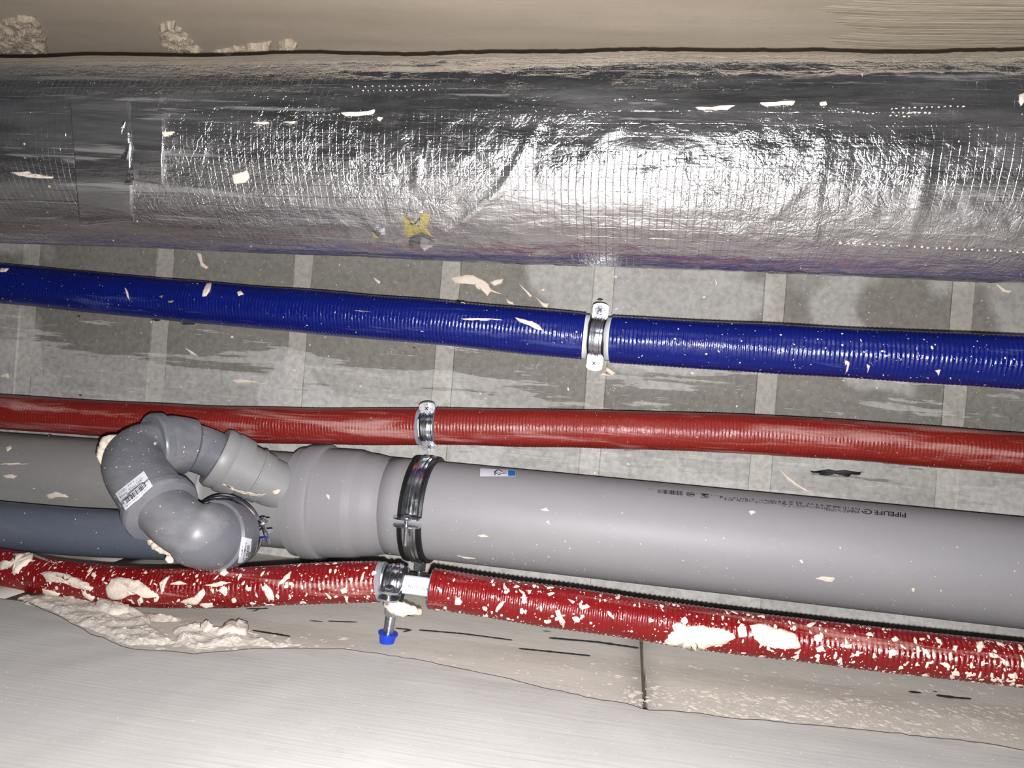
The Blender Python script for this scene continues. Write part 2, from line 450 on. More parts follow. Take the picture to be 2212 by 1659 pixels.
def microprint(u0, u1, v0, v1, n, seed=1):
    """print too small to read: broken strokes"""
    rd = random.Random(seed); out = []; st = (u1 - u0) / n
    for k in range(n):
        if rd.random() < .13: continue
        x = u0 + k * st; a = rd.random()
        if a < .5: out.append(rect(x, x + st * .35, v0, v1))
        if a > .3: out.append(rect(x, x + st * .8, v0 if rd.random() < .5 else (v0 + v1) / 2, v1 if rd.random() < .3 else (v0 + v1) / 2 + (v1 - v0) * .2))
    return out

# ------------------------------------------------------------------ the setting
X0, X1 = -1.7, 1.5
def plane_grid(nx, nz, f):
    V = [f(i / nx, j / nz) for j in range(nz + 1) for i in range(nx + 1)]
    F = [(j * (nx + 1) + i, j * (nx + 1) + i + 1, (j + 1) * (nx + 1) + i + 1, (j + 1) * (nx + 1) + i) for j in range(nz) for i in range(nx)]
    return V, F
def struct(name, vf, mat, origin=(0, 0, 0), smooth=False):
    o = mk(name, vf[0], vf[1], MAT[mat], None, smooth, origin=origin); o['kind'] = 'structure'; return o
ex, ey, ez = Vector((1, 0, 0)), Vector((0, 1, 0)), Vector((0, 0, 1))
floor = struct('floor', box(((X0 + X1) / 2, (YW + YB) / 2 - 1.0, -.05), ex * (X1 - X0) / 2, ey * ((YW - YB) / 2 + 1.0), ez * .05), 'floor', (0, 0, -.05))
ceil_vf = box(((X0 + X1) / 2, (YW + YB) / 2, ZC + .05), ex * (X1 - X0) / 2, ey * ((YW - YB) / 2 + .1), ez * .05)
ceiling = struct('ceiling', ceil_vf, 'joint', (0, 0, ZC))
# cast panels of the slab, parted by pale mortar joints
jx = []
for px, py in ((347, 700), (646, 700), (966, 700), (1297, 700), (1668, 700), (2075, 700)):
    jx.append(pt(px, py, HC).x)
pitch = (jx[-1] - jx[0]) / 5
print('joint pitch', pitch, [round(x, 3) for x in jx], 'YW', YW, 'YB', YB)
jx = [jx[0] - pitch * k for k in (5, 4, 3, 2, 1)] + jx + [jx[-1] + pitch * k for k in (1, 2, 3)]
SLABS = [ceil_vf]
JW = .0108
for a, b in zip(jx, jx[1:]):
    x0, x1 = a + JW, b - JW; n = 26
    def f(u, v, x0=x0, x1=x1):
        y = YB + .001 + (YW - YB - .002) * v
        wv = .0022 * noise.noise(Vector((x0 * 9, y * 24, 0))) if u == 0 else (.0022 * noise.noise(Vector((x1 * 9, y * 24, 5))) if u == 1 else 0)
        z = ZC - .0016 + (.0022 if u in (0, 1) else 0)
        xx = {0: x0, 1 / 4: x0 + .0018, 3 / 4: x1 - .0018, 1: x1}.get(u, x0 + (x1 - x0) * u)
        return Vector((xx + wv, y, z))
    vf = plane_grid(4, n, f); vf = (vf[0], [tuple(reversed(q)) for q in vf[1]])
    mk('ceiling_panel', vf[0], vf[1], MAT['slab'], ceiling, False); SLABS.append(vf)
CEIL = bvh(*SLABS)

# far wall behind the duct (beige plaster, an extra combed coat on the right)
ZB = CAM.z + .70                          # the far wall is a lintel over an open dark space
wf_vf = plane_grid(120, 24, lambda u, v: Vector((X0 + (X1 - X0) * u, YB + .0012 * fbm(u * 9, v * 5), ZB + (ZC - ZB) * v)))
wf_vf = (wf_vf[0], [tuple(reversed(q)) for q in wf_vf[1]])
b0 = box(((X0 + X1) / 2, YB - .062, (ZB + ZC) / 2), ex * (X1 - X0) / 2, ey * .06, ez * (ZC - ZB) / 2)
wall_back = struct('wall_back', join(wf_vf, b0), 'wall_far', (0, YB, 0), True)
BACK = bvh(wf_vf)
e0, e1 = pw(1722, -10, YB), pw(1737, 105, YB); sl = (e1.x - e0.x) / (e1.z - e0.z)
def fcoat(u, v):
    z = ZB + (ZC - ZB) * v; x0 = e0.x + (z - e0.z) * sl + .003 * noise.noise(Vector((z * 30, 0, 0)))
    return Vector((x0 + (X1 - x0) * u, YB + (.0015 if u > 0 else -.002) + .0008 * fbm(u * 6, v * 9), z))
vf = plane_grid(16, 60, fcoat)
mk('plaster_coat', vf[0], [tuple(reversed(q)) for q in vf[1]], MAT['coat_far'], wall_back)

# near wall: light blocks at the top, skim plaster with a broken upper edge lower down
edge_px = [(-500, 1240), (-200, 1266), (0, 1292), (60, 1302), (130, 1334), (200, 1372), (280, 1401), (420, 1412), (560, 1402), (740, 1402), (850, 1416), (900, 1424), (1000, 1446), (1080, 1461), (1180, 1486), (1300, 1513),
           (1360, 1522), (1392, 1534), (1480, 1540), (1600, 1554), (1830, 1574), (2000, 1592), (2120, 1606), (2212, 1622), (2500, 1670)]
edge = [pw(px, py, YW - .004) for px, py in edge_px]
def edge_z(x):
    if x <= edge[0].x: return edge[0].z
    for a, b in zip(edge, edge[1:]):
        if x <= b.x: return a.z + (b.z - a.z) * (x - a.x) / (b.x - a.x)
    return edge[-1].z
wn = box(((X0 + X1) / 2, YW + .062, ZC / 2), ex * (X1 - X0) / 2, ey * .05, ez * ZC / 2)
wall_front = struct('wall_front', wn, 'bed', (0, YW, 0), False)
xj = pw(1391, 1460, YW).x; zlow = edge_z(xj) - .12
BL = []
for x0 in (xj - 1.0 - .2, xj - .6, xj, xj + .6):
    x1 = x0 + .6 if x0 != xj - 1.2 else xj - .6
    x1 = min(x1, X1); g = .0011; nx = 40
    def f(u, v, x0=x0, x1=x1):
        k_ = round(u * nx); x = x0 + g + (x1 - x0 - 2 * g) * u; x = x0 + g + .0012 if k_ == 1 else (x1 - g - .0012 if k_ == nx - 1 else x); z = zlow + (ZC - zlow) * v
        chip = 0
        if u in (0, 1): chip = .0055 * abs(noise.noise(Vector((x0, z * 60, 2)))) * (1 if u == 0 else -1)
        return Vector((x + chip, YW + (.013 if u in (0, 1) else 0) + .0008 * fbm(x * 20, z * 20), z))
    vf = plane_grid(nx, 24, f); mk('wall_block', vf[0], vf[1], MAT['block'], wall_front, True); BL.append(vf)
def fpl(u, v):
    x = X0 + (X1 - X0) * u; zt = edge_z(x) + .0022 * noise.noise(Vector((x * 45, 0, 0))) + .0016 * noise.noise(Vector((x * 170, 3, 0)))
    if v >= 1: return Vector((x, YW + .001, zt))
    v /= .96; v = min(v, 1); z = zt * (1 - (1 - v) ** 2) if v < 1 else zt
    return Vector((x, YW - .0045 - .0012 * fbm(x * 7, z * 7) - .0006 * noise.noise(Vector((x * 30, z * 60, 1))), z))
vf = plane_grid(520, 50, fpl)
pl = mk('skim_plaster', vf[0], vf[1], MAT['wall_low'], wall_front, True); BL.append(vf)
FRONT = bvh(*BL)

# ------------------------------------------------------------------ foil-wrapped duct
RD = .0955
dA, dB = pt(-420, 323, .750), pt(2560, 376, .725)
DL = (dB - dA).length; dT = (dB - dA).normalized()
DUCT0 = Tube([dA, dB], .02, lambda s, th: RD, 64)
D0 = bvh((DUCT0.V, DUCT0.F))
def duct_st(px, py):
    loc, n, ok = hit(D0, px, py); s = (loc - dA).dot(dT); d = (Vector((0, 0, -1)) - dT * -dT.z).normalized(); e = dT.cross(d)
    q = loc - dA - dT * s; return s, math.atan2(q.dot(e), q.dot(d))
CREASE = []
for poly, amp, wd in ((((1165, 265), (1130, 330), (1090, 400), (1030, 455), (960, 500)), .0022, .0035),
                      (((350, 205), (355, 300), (352, 400)), .0012, .002),
                      (((1660, 470), (1720, 415), (1790, 345)), .0016, .003),
                      (((60, 215), (300, 212), (560, 205), (800, 215)), .0014, .003),
                      (((700, 236), (980, 244), (1250, 250)), .001, .002),
                      (((740, 155), (1000, 160), (1250, 172)), .0012, .002),
                      (((1700, 175), (1900, 165), (2150, 158)), .0014, .003),
                      (((1340, 275), (1300, 300), (1265, 345)), .0016, .003),
                      (((1780, 260), (1765, 400), (1755, 520)), .0014, .004),
                      (((2010, 330), (1985, 430), (1960, 520)), .0014, .006),
                      (((860, 300), (905, 345), (900, 400)), .0014, .004)):
    q = [duct_st(*p) for p in poly]; CREASE.append(([(s, t * RD) for s, t in q], amp, wd))
def segd(p, a, b):
    dx, dy = b[0] - a[0], b[1] - a[1]; t = max(0, min(1, ((p[0] - a[0]) * dx + (p[1] - a[1]) * dy) / (dx * dx + dy * dy + 1e-12)))
    return math.hypot(p[0] - a[0] - t * dx, p[1] - a[1] - t * dy)
s_mid, _ = duct_st(1450, 340); s_l, _ = duct_st(420, 330)
def duct_r(s, th):
    if abs(th) > 2.0: return RD
    a = th * RD; x = s
    k = min(1, max(.25, (s - s_l) / .25 + .25))
    f1, pp = noise.voronoi(Vector((x * 34, a * 40, 1.7)), distance_metric='DISTANCE')
    c = pp[0]; g = noise.noise_vector(c * 3.1)             # flat crumple facets, each with its own tilt
    r = RD + .0019 * k * (g.x * (x * 34 - c.x) + g.y * (a * 40 - c.y))
    f2, pp = noise.voronoi(Vector((x * 90 + 4, a * 75, 5.1)), distance_metric='DISTANCE')
    c = pp[0]; g = noise.noise_vector(c * 2.7)
    r += .0011 * k * (g.x * (x * 90 + 4 - c.x) + g.y * (a * 75 - c.y))
    r += .0006 * k * (1 - abs(noise.noise(Vector((x * 40, a * 55, 8)))) * 2)
    r += .0016 * noise.noise(Vector((x * 6, a * 14, 0)))   # slack in the wrap
    r += .0009 * noise.noise(Vector((x * 5, a * 90, 3)))   # long pulls along the duct
    if th < -.9: r += .003 * noise.noise(Vector((x * 9, 7, 1))) * min(1, (-.9 - th) / .4)
    for pl_, amp, wd in CREASE:
        d = min(segd((s, a), p, q) for p, q in zip(pl_, pl_[1:]))
        if d < wd * 3: r += amp * math.exp(-(d / wd) ** 2)
    return r
class Half(Tube): pass
duct = root('insulated_duct', (dA + dB) / 2, 'large crinkled silver foil wrapped round duct running along the top', 'duct')
DU = Tube([dA, dB], .0026, duct_r, 200)
jack = mk('foil_jacket', DU.V, DU.F, MAT['foil'], duct, True, [[u, v * RD / .05] for u, v in DU.uv])
jack['label'] = 'crinkled reinforced silver foil jacket with a fine thread grid'
DUB = bvh((DU.V, DU.F))
# smooth tape bands
def band_patch(name, q, mat, off, nu=40, nv=30, seed=0, label=None):
    TL, TR, BR, BL = q; V, F = [], []
    for j in range(nv + 1):
        for i in range(nu + 1):
            u, v = i / nu, j / nv
            x = (TL[0] * (1 - u) + TR[0] * u) * (1 - v) + (BL[0] * (1 - u) + BR[0] * u) * v
            y = (TL[1] * (1 - u) + TR[1] * u) * (1 - v) + (BL[1] * (1 - u) + BR[1] * u) * v
            if i in (0, nu): x += 3 * noise.noise(Vector((y * .03, i, seed)))
            s, th = duct_st(x, y); p, n, a, b = DUCT0.at(s, th, RD)
            o = off + .0012 * noise.noise(Vector((s * 12, th * 5, seed))) + .0006 * noise.noise(Vector((s * 6, th * 16, seed)))
            if i in (0, nu) or j in (0, nv): o -= .003
            V.append(p + n * o)
    F = [(j * (nu + 1) + i, (j + 1) * (nu + 1) + i, (j + 1) * (nu + 1) + i + 1, j * (nu + 1) + i + 1) for j in range(nv) for i in range(nu)]
    o = mk(name, V, F, MAT[mat], duct, True)
    if label: o['label'] = label
band_patch('foil_tape', ((152, 216), (282, 214), (290, 480), (172, 492)), 'tape', .0024, label='smooth darker strip of foil tape at the left')
band_patch('foil_tape', ((285, 236), (357, 240), (355, 402), (290, 392)), 'tape', .0028, seed=4)
# torn spots
wool = splash(duct, DUB, [(868, 462), (873, 468), (885, 478), (905, 480), (907, 462), (930, 461), (928, 478), (921, 492), (930, 505), (938, 514), (926, 510), (912, 502), (898, 508), (884, 514), (876, 514), (872, 494)], .0008, 'wool', 'exposed_insulation', jag=.02, lump=.3, label='torn spot showing yellow mineral wool')
splash(duct, DUB, [(803, 498), (812, 503), (822, 512), (815, 515), (806, 514)], .0012, 'wool', 'exposed_insulation', jag=.02)
def flap(pts, lift):
    V, F = [], []
    for (x, y), l in zip(pts, lift):
        loc, n, ok = hit(DUB, x, y); V.append(loc + n * l)
    c = sum(V, Vector()) / len(V); _, n, ok = hit(DUB, sum(p[0] for p in pts) / len(pts), sum(p[1] for p in pts) / len(pts))
    V.append(c + n * .0015); m = len(pts)
    F = [(k, (k + 1) % m, m) for k in range(m)]
    mk('foil_flap', V, F, MAT['flap'], duct, False)
flap([(880, 480), (902, 477), (906, 470), (909, 482), (895, 482), (882, 481)], [.003, .004, .002, .005, .002, .001])
flap([(884, 516), (900, 508), (914, 503), (926, 512), (940, 526), (920, 530), (900, 536), (885, 528)], [.002, .003, .004, .003, .002, .006, .006, .003])
flap([(802, 494), (812, 490), (824, 503), (832, 511), (825, 512), (814, 502)], [.002, .005, .006, .003, .002, .002])
flap([(285, 300), (289, 318), (282, 345), (265, 342), (268, 338), (280, 318)], [.002, .006, .007, .004, .002, .003])
flap([(290, 353), (297, 372), (298, 394), (277, 394), (282, 368)], [.002, .006, .008, .007, .004])
flap([(290, 353), (322, 369), (318, 372), (300, 366)], [.001, .003, .002, .003])
flap([(268, 262), (276, 264), (268, 300), (265, 285)], [.002, .003, .003, .002])
flap([(448, 300), (451, 325), (440, 358), (446, 325)], [.003, .003, .002, .002])
flap([(613, 368), (620, 372), (632, 392), (622, 388)], [.002, .005, .003, .003])
flap([(918, 305), (926, 302), (920, 340), (915, 345)], [.002, .004, .003, .002])
# dried plaster on the foil
for i, o in enumerate([[(735, 243), (790, 240), (812, 237), (808, 246), (780, 250), (745, 252)], [(208, 320), (235, 305), (268, 298), (255, 303), (235, 316), (212, 325)], [(295, 284), (312, 286), (318, 293), (300, 297)], [(345, 285), (378, 284), (372, 290), (355, 296)],
                       [(20, 372), (60, 370), (66, 376), (118, 382), (115, 386), (70, 384), (40, 380)], [(500, 378), (520, 372), (534, 368), (540, 385), (530, 395), (505, 398)], [(545, 265), (575, 262), (582, 264), (570, 269)], [(610, 264), (640, 262), (632, 266)], [(817, 252), (828, 254), (820, 261), (814, 258)],
                       [(1500, 232), (1590, 228), (1575, 236), (1510, 237)], [(1640, 222), (1720, 218), (1715, 226), (1650, 228)], [(160, 308), (185, 308), (182, 312), (162, 311)], [(2200, 205), (2212, 200), (2220, 212), (2205, 230)], [(1770, 222), (1785, 219), (1787, 226), (1772, 228)]]):
    splash(duct, DUB, o, .0012, seed=i, jag=.06)
rows = []
def dots(x0, y0, x1, y1, n, sd, r=2.0):
    rd = random.Random(sd); V, F = [], []
    for k in range(n):
        t = k / max(1, n - 1); x = x0 + (x1 - x0) * t + rd.uniform(-2, 2); y = y0 + (y1 - y0) * t + rd.uniform(-1, 1); el = rd.uniform(.8, 2.4)
        loc, nn, ok = hit(DUB, x, y)
        if not ok: continue
        b = len(V)
        for j in range(6):
            l2, n2, ok = hit(DUB, x + r * el * math.cos(j * PI / 3), y + r * .8 * math.sin(j * PI / 3)); V.append(l2 - n2 * .0001)
        V.append(loc + nn * .0009); F += [(b + j, b + (j + 1) % 6, b + 6) for j in range(6)]
    mk('plaster_dots', V, F, MAT['splash'], duct, True, kind='stuff')
dots(1845, 240, 1885, 246, 5, 1); dots(1925, 234, 2080, 229, 13, 2); dots(1930, 242, 2010, 243, 8, 3); dots(1925, 250, 1965, 251, 4, 4)
dots(1815, 525, 2212, 545, 26, 5); dots(760, 187, 920, 185, 12, 6, 1.2); dots(785, 196, 940, 194, 14, 7, 1.2); dots(640, 250, 735, 246, 9, 8, 1.4)
flecks(duct, 'plaster_flecks', on_tube(DU, .05, DL - .05, -1.4, 1.4), 260, .0005, .0016, seed=5)

# ------------------------------------------------------------------ insulated pipes (ribbed film sleeves)
def sleeve(name, ctrl, R, mat, parent, pitch=.0042, amp=.00032, seed=0, cut0=0, cut1=0):
    def rad(s, th):
        ph = s / pitch * 2 * PI + 1.8 * noise.noise(Vector((s * 22, seed, th * 1.1)))
        k = .55 + .9 * abs(noise.noise(Vector((s * 9, th * 1.3, seed + 9))))
        r = R + amp * k * math.sin(ph) + .0009 * noise.noise(Vector((s * 14, th * .9, seed + 3)))
        return r
    T = Tube(spline(ctrl), pitch / 5, rad, 40)
    o = mk(name, T.V, T.F, MAT[mat], parent, True, T.uv)
    return T, o
def end_ring(name, P, T, ro, ri, ln, mat, parent, seed=0):
    """ragged annular end of the foam under the film"""
    n = 36; T = T.normalized(); d = (Vector((0, 0, -1)) - T * -T.z).normalized(); e = T.cross(d); V, F = [], []
    for k in range(n):
        t = 2 * PI * k / n; q = d * math.cos(t) + e * math.sin(t); j = .0016 * noise.noise(Vector((math.cos(t) * 2, math.sin(t) * 2, seed)))
        V += [P + q * ro - T * .004, P + q * ro + T * (ln + j), P + q * ri + T * (ln * .4 + j), P + q * ri - T * .004]
    for k in range(n):
        a, b = k * 4, ((k + 1) % n) * 4
        for i in range(3): F.append((a + i, b + i, b + i + 1, a + i + 1))
    return mk(name, V, F, MAT[mat], parent, True)

# blue
RB = .0252
blue_ctrl = [pt(-420, 592, .90), pt(-200, 600, .893), pt(0, 612, .883), pt(300, 641, .868), pt(600, 668, .855), pt(900, 693, .846), pt(1150, 716, .84), pt(1262, 727, .84)]
blue_ctrl2 = [pt(1322, 733, .838), pt(1500, 744, .828), pt(1800, 761, .816), pt(2212, 783, .802), pt(2560, 801, .79)]
blue = root('insulated_pipe', pt(1290, 728, .84), 'blue insulated ribbed pipe just under the silver duct', 'pipe')
TB1, _ = sleeve('insulation_sleeve', blue_ctrl, RB, 'blue', blue, seed=1)
TB2, _ = sleeve('insulation_sleeve', blue_ctrl2, RB, 'blue', blue, seed=2)
TBi = Tube(spline([blue_ctrl[-2], blue_ctrl[-1], blue_ctrl2[0], blue_ctrl2[1]]), .01, lambda s, t: .0165, 32)
mk('inner_pipe', TBi.V, TBi.F, MAT['white_pipe'], blue)
end_ring('foam_end', TB1.P[-1], TB1.T[-1], RB - .0012, .0165, .0045, 'white_foam', blue, 1)
end_ring('foam_end', TB2.P[0], -TB2.T[0], RB - .0016, .0165, .0055, 'white_foam', blue, 2)
BB = bvh((TB1.V, TB1.F), (TB2.V, TB2.F))
for i, o in enumerate([[(446, 612), (458, 610), (455, 625), (446, 640), (436, 641), (440, 625)], [(270, 620), (277, 632), (280, 650), (275, 640)], [(512, 632), (520, 628), (527, 635), (515, 640)], [(0, 580), (20, 580), (12, 587), (0, 588)], [(668, 616), (690, 612), (718, 616), (705, 622), (690, 623)],
                       [(1110, 685), (1125, 688), (1150, 694), (1165, 702), (1176, 715), (1160, 712), (1140, 702), (1125, 697)], [(960, 644), (1000, 645), (1062, 655), (1030, 656), (985, 652)], [(1172, 714), (1185, 722), (1178, 720)],
                       [(1828, 778), (1836, 782), (1832, 800), (1826, 806), (1829, 792)], [(1824, 776), (1830, 779), (1826, 790)], [(1872, 786), (1880, 790), (1874, 806)], [(2020, 800), (2032, 798), (2028, 812)]]):
    splash(blue, BB, o, .0014, seed=20 + i, jag=.05)
for i, o in enumerate([[(343, 640), (352, 638), (350, 644)], [(362, 650), (375, 649), (372, 654), (364, 654)]]):
    splash(blue, BB, o, .0012, 'wool', 'brown_smear', seed=i, jag=.02)
flecks(blue, 'plaster_flecks', on_tube(TB1, .15, TB1.ss[-1], -1.3, 1.3), 150, .0004, .0013, seed=11)
flecks(blue, 'plaster_flecks', on_tube(TB2, .01, TB2.ss[-1], -1.3, 1.3, lambda s, t: .35 + .65 * math.exp(-((s - .22) / .12) ** 2)), 330, .0004, .0017, seed=12)

# upper red
RU = .0212
ru_ctrl = [pt(-420, 862, .85), pt(-180, 872, .85), pt(0, 889, .85), pt(250, 906, .852), pt(500, 917, .855), pt(740, 921, .857), pt(905, 922, .858)]
ru_ctrl2 = [pt(945, 921, .858), pt(1100, 924, .860), pt(1400, 930, .862), pt(1700, 942, .862), pt(1950, 960, .86), pt(2212, 981, .858), pt(2560, 1010, .855)]
redu = root('insulated_pipe', pt(925, 921, .858), 'dusty red insulated pipe between the blue pipe and the large grey pipe', 'pipe')
TU1, _ = sleeve('insulation_sleeve', ru_ctrl, RU, 'red_up', redu, .0037, .00024, 3)
TU2, _ = sleeve('insulation_sleeve', ru_ctrl2, RU, 'red_up', redu, .0037, .00024, 4)
TUi = Tube([ru_ctrl[-2].lerp(ru_ctrl[-1], .8), ru_ctrl2[0].lerp(ru_ctrl2[1], .2)], .01, lambda s, t: .0125, 32)
mk('inner_pipe', TUi.V, TUi.F, MAT['white_pipe'], redu)
end_ring('foam_end', TU1.P[-1], TU1.T[-1], RU - .0004, .0125, .0035, 'foam', redu, 3)
end_ring('foam_end', TU2.P[0], -TU2.T[0], RU - .0010, .0125, .002, 'foam', redu, 4)
RUB = bvh((TU1.V, TU1.F), (TU2.V, TU2.F))
flecks(redu, 'plaster_flecks', on_tube(TU1, .05, TU1.ss[-1], -1.3, 1.3), 90, .0003, .0009, seed=13)
flecks(redu, 'plaster_flecks', on_tube(TU2, .0, TU2.ss[-1], -1.3, 1.3), 160, .0003, .0009, seed=14)

# lower red
RR = .0180
rl_ctrl = [pt(-420, 1174, .70), pt(-200, 1194, .702), pt(0, 1226, .70), pt(130, 1250, .688), pt(300, 1267, .674), pt(450, 1270, .669), pt(600, 1264, .668), pt(740, 1258, .670), pt(819, 1256, .672)]
rl_ctrl2 = [pt(932, 1270, .676), pt(1100, 1296, .682), pt(1300, 1325, .687), pt(1500, 1354, .69), pt(1750, 1385, .693), pt(2000, 1413, .695), pt(2212, 1436, .695), pt(2560, 1470, .695)]
redl = root('insulated_pipe', pt(905, 1266, .674), 'plaster spattered red insulated pipe lowest of all, bare white inside beside its clamp', 'pipe')
TR1, _ = sleeve('insulation_sleeve', rl_ctrl, RR, 'red_low', redl, .0042, .0006, 5)
TR2, _ = sleeve('insulation_sleeve', rl_ctrl2, RR, 'red_low', redl, .0042, .0006, 6)
TRi = Tube(spline([rl_ctrl[-2].lerp(rl_ctrl[-1], .6), pt(840, 1259, .672), pt(900, 1265, .674), rl_ctrl2[0].lerp(rl_ctrl2[1], .2)]), .006, lambda s, t: .0083, 32)
mk('inner_pipe', TRi.V, TRi.F, MAT['white_pipe'], redl)['label'] = 'bare white plastic inner pipe'
end_ring('foam_end', TR1.P[-1], TR1.T[-1], RR - .0006, .0083, .006, 'foam', redl, 5)
end_ring('foam_end', TR2.P[0], -TR2.T[0], RR - .0012, .0083, .001, 'foam', redl, 6)
RLB = bvh((TR1.V, TR1.F), (TR2.V, TR2.F), (TRi.V, TRi.F))
big = [[(30, 1195), (60, 1192), (75, 1198), (70, 1212), (50, 1225), (40, 1240), (30, 1243), (28, 1225), (0, 1232), (0, 1216), (25, 1212)],
       [(85, 1238), (110, 1234), (150, 1240), (180, 1256), (205, 1270), (190, 1275), (165, 1268), (130, 1258), (100, 1256)],
       [(228, 1268), (240, 1250), (270, 1248), (300, 1252), (315, 1264), (345, 1290), (325, 1292), (300, 1282), (285, 1284), (255, 1296), (232, 1290)],
       [(345, 1258), (362, 1246), (368, 1243), (360, 1258), (350, 1285), (346, 1275)], [(388, 1300), (420, 1288), (440, 1270), (445, 1280), (430, 1304), (410, 1306)], [(430, 1304), (460, 1302), (462, 1310), (440, 1311)],
       [(566, 1268), (575, 1260), (588, 1275), (594, 1298), (580, 1296), (574, 1282)], [(474, 1232), (488, 1228), (494, 1238), (484, 1245), (476, 1242)], [(470, 1275), (485, 1264), (492, 1280), (488, 1288)], [(600, 1262), (615, 1246), (630, 1234), (626, 1248), (608, 1262)],
       [(365, 1262), (390, 1254), (405, 1262), (380, 1264)], [(440, 1265), (480, 1255), (500, 1258), (470, 1268)], [(296, 1296), (306, 1288), (310, 1300), (300, 1306)], [(745, 1290), (752, 1288), (752, 1306), (746, 1310)], [(735, 1272), (748, 1268), (750, 1280), (738, 1282)], [(90, 1270), (130, 1282), (128, 1288), (95, 1284)],
       [(175, 1272), (205, 1290), (200, 1298), (180, 1285)], [(210, 1290), (225, 1300), (218, 1306)],
       [(1434, 1385), (1442, 1372), (1456, 1364), (1452, 1350), (1462, 1344), (1480, 1352), (1520, 1350), (1545, 1356), (1580, 1366), (1592, 1378), (1570, 1392), (1530, 1398), (1514, 1402), (1512, 1412), (1480, 1410), (1462, 1400), (1440, 1397)],
       [(1618, 1350), (1640, 1346), (1665, 1352), (1700, 1362), (1728, 1378), (1730, 1398), (1700, 1404), (1668, 1400), (1640, 1390), (1628, 1378), (1622, 1366)],
       [(1592, 1355), (1612, 1352), (1614, 1375), (1598, 1378)], [(983, 1292), (992, 1290), (1000, 1300), (995, 1307), (982, 1306)], [(1200, 1318), (1210, 1316), (1214, 1330), (1222, 1345), (1216, 1358), (1210, 1344), (1202, 1330)], [(1225, 1294), (1242, 1300), (1238, 1305)], [(1252, 1308), (1270, 1305), (1275, 1312), (1256, 1318)],
       [(1762, 1400), (1778, 1392), (1782, 1406), (1765, 1408)], [(1808, 1426), (1818, 1420), (1820, 1434), (1810, 1438)], [(1830, 1395), (1838, 1390), (1838, 1402)], [(1925, 1380), (1935, 1374), (1942, 1384), (1930, 1386)], [(2020, 1378), (2032, 1384), (2036, 1392), (2024, 1388)], [(2108, 1388), (2122, 1385), (2126, 1400), (2116, 1410), (2110, 1400)],
       [(2135, 1410), (2155, 1414), (2158, 1422), (2140, 1420)], [(2160, 1420), (2178, 1428), (2180, 1440), (2168, 1436)], [(2178, 1456), (2195, 1452), (2200, 1465), (2182, 1465)], [(1715, 1410), (1730, 1402), (1728, 1412)], [(2058, 1395), (2068, 1396), (2066, 1410), (2058, 1402)], [(1870, 1370), (1880, 1366), (1888, 1374), (1876, 1374)]]
for i, o in enumerate(big): splash(redl, RLB, o, .0032 if i in (0, 1, 2, 18, 19) else .0018, seed=60 + i, jag=.07, lump=.8 if i in (0, 1, 2, 18, 19) else .4)
flecks(redl, 'plaster_flecks', on_tube(TR1, .18, TR1.ss[-1], -1.5, 1.5), 800, .0005, .003, seed=15)
flecks(redl, 'plaster_flecks', on_tube(TR2, 0, TR2.ss[-1], -1.5, 1.5, lambda s, t: min(1, .3 + s * 1.4)), 1900, .0005, .0036, seed=16)
q = ((868, 1259), (930, 1269), (928, 1278), (866, 1268))
wrap2d(redl, RLB, q, text_polys('2 /TH/IT  .9SR', .05, .95, .25, .95), 'grey_ink', 'pipe_print', .0003, 'stuff')

# ------------------------------------------------------------------ large grey soil pipe, branch fitting
RG = .055
HG = .858
g0, g1 = pt(640, 1070, .861), pt(2212, 1237, .845)
gT = (g1 - g0).normalized()
gE = g1 + gT * .28
gL = pt(0, 1026, HG)
def gx(px):                      # arc length along the right pipe for a pixel column
    t = (px - 640) / (2212 - 640); 
    best = min(range(400), key=lambda k: abs(CX + FPX * ((lambda c: c[0] / c[2])(tocam(g0 + gT * (k * .002 - .05)))) - px)); return best * .002 - .05
def tocam(P):
    v = P - CAM; return (_r.dot(v), -_u.dot(v), -_b.dot(v))
soil = root('soil_pipe', (g0 + g1) / 2, 'large smooth light grey drain pipe with printed lettering, right of the wide clamp', 'pipe')
sA = gx(652)
P0 = g0 + gT * sA
tab = [(0, .0600), (.0005, .0628), (.012, .0640), (.0125, .0660), (.028, .0670), (.032, .0664), (.034, .0628), (.062, .0622), (.072, .0618), (.080, .0592), (.092, .0580), (.104, .0553), (.112, .0550), (9, .0550)]
fG, br = steps(tab)
LT = (gE - P0).length
TG = Tube([P0, gE], .02, lambda s, t: fG(s), 96, [b for b in br if b < LT] + [.0302])
s_sock = .108
i_cut = max(i for i, s in enumerate(TG.ss) if s <= s_sock + .005)
P0s = pt(652, 1082, .860)
TS = Tube([P0s, P0s.lerp(P0 + gT * s_sock, .5), P0 + gT * (s_sock + .004)], .01, lambda s, t: fG(s), 96, [b for b in br if b < s_sock])
TP = Tube([P0 + gT * s_sock, gE], .02, lambda s, t: RG, 96)
so = mk('pipe_socket', TS.V, TS.F, MAT['pvc'], soil, True, TS.uv, sharp=36); so['label'] = 'flared socket collar with a rounded rim'
mk('pipe_barrel', TP.V, TP.F, MAT['pvc'], soil, True, TP.uv)
SB = bvh((TS.V, TS.F), (TP.V, TP.F))
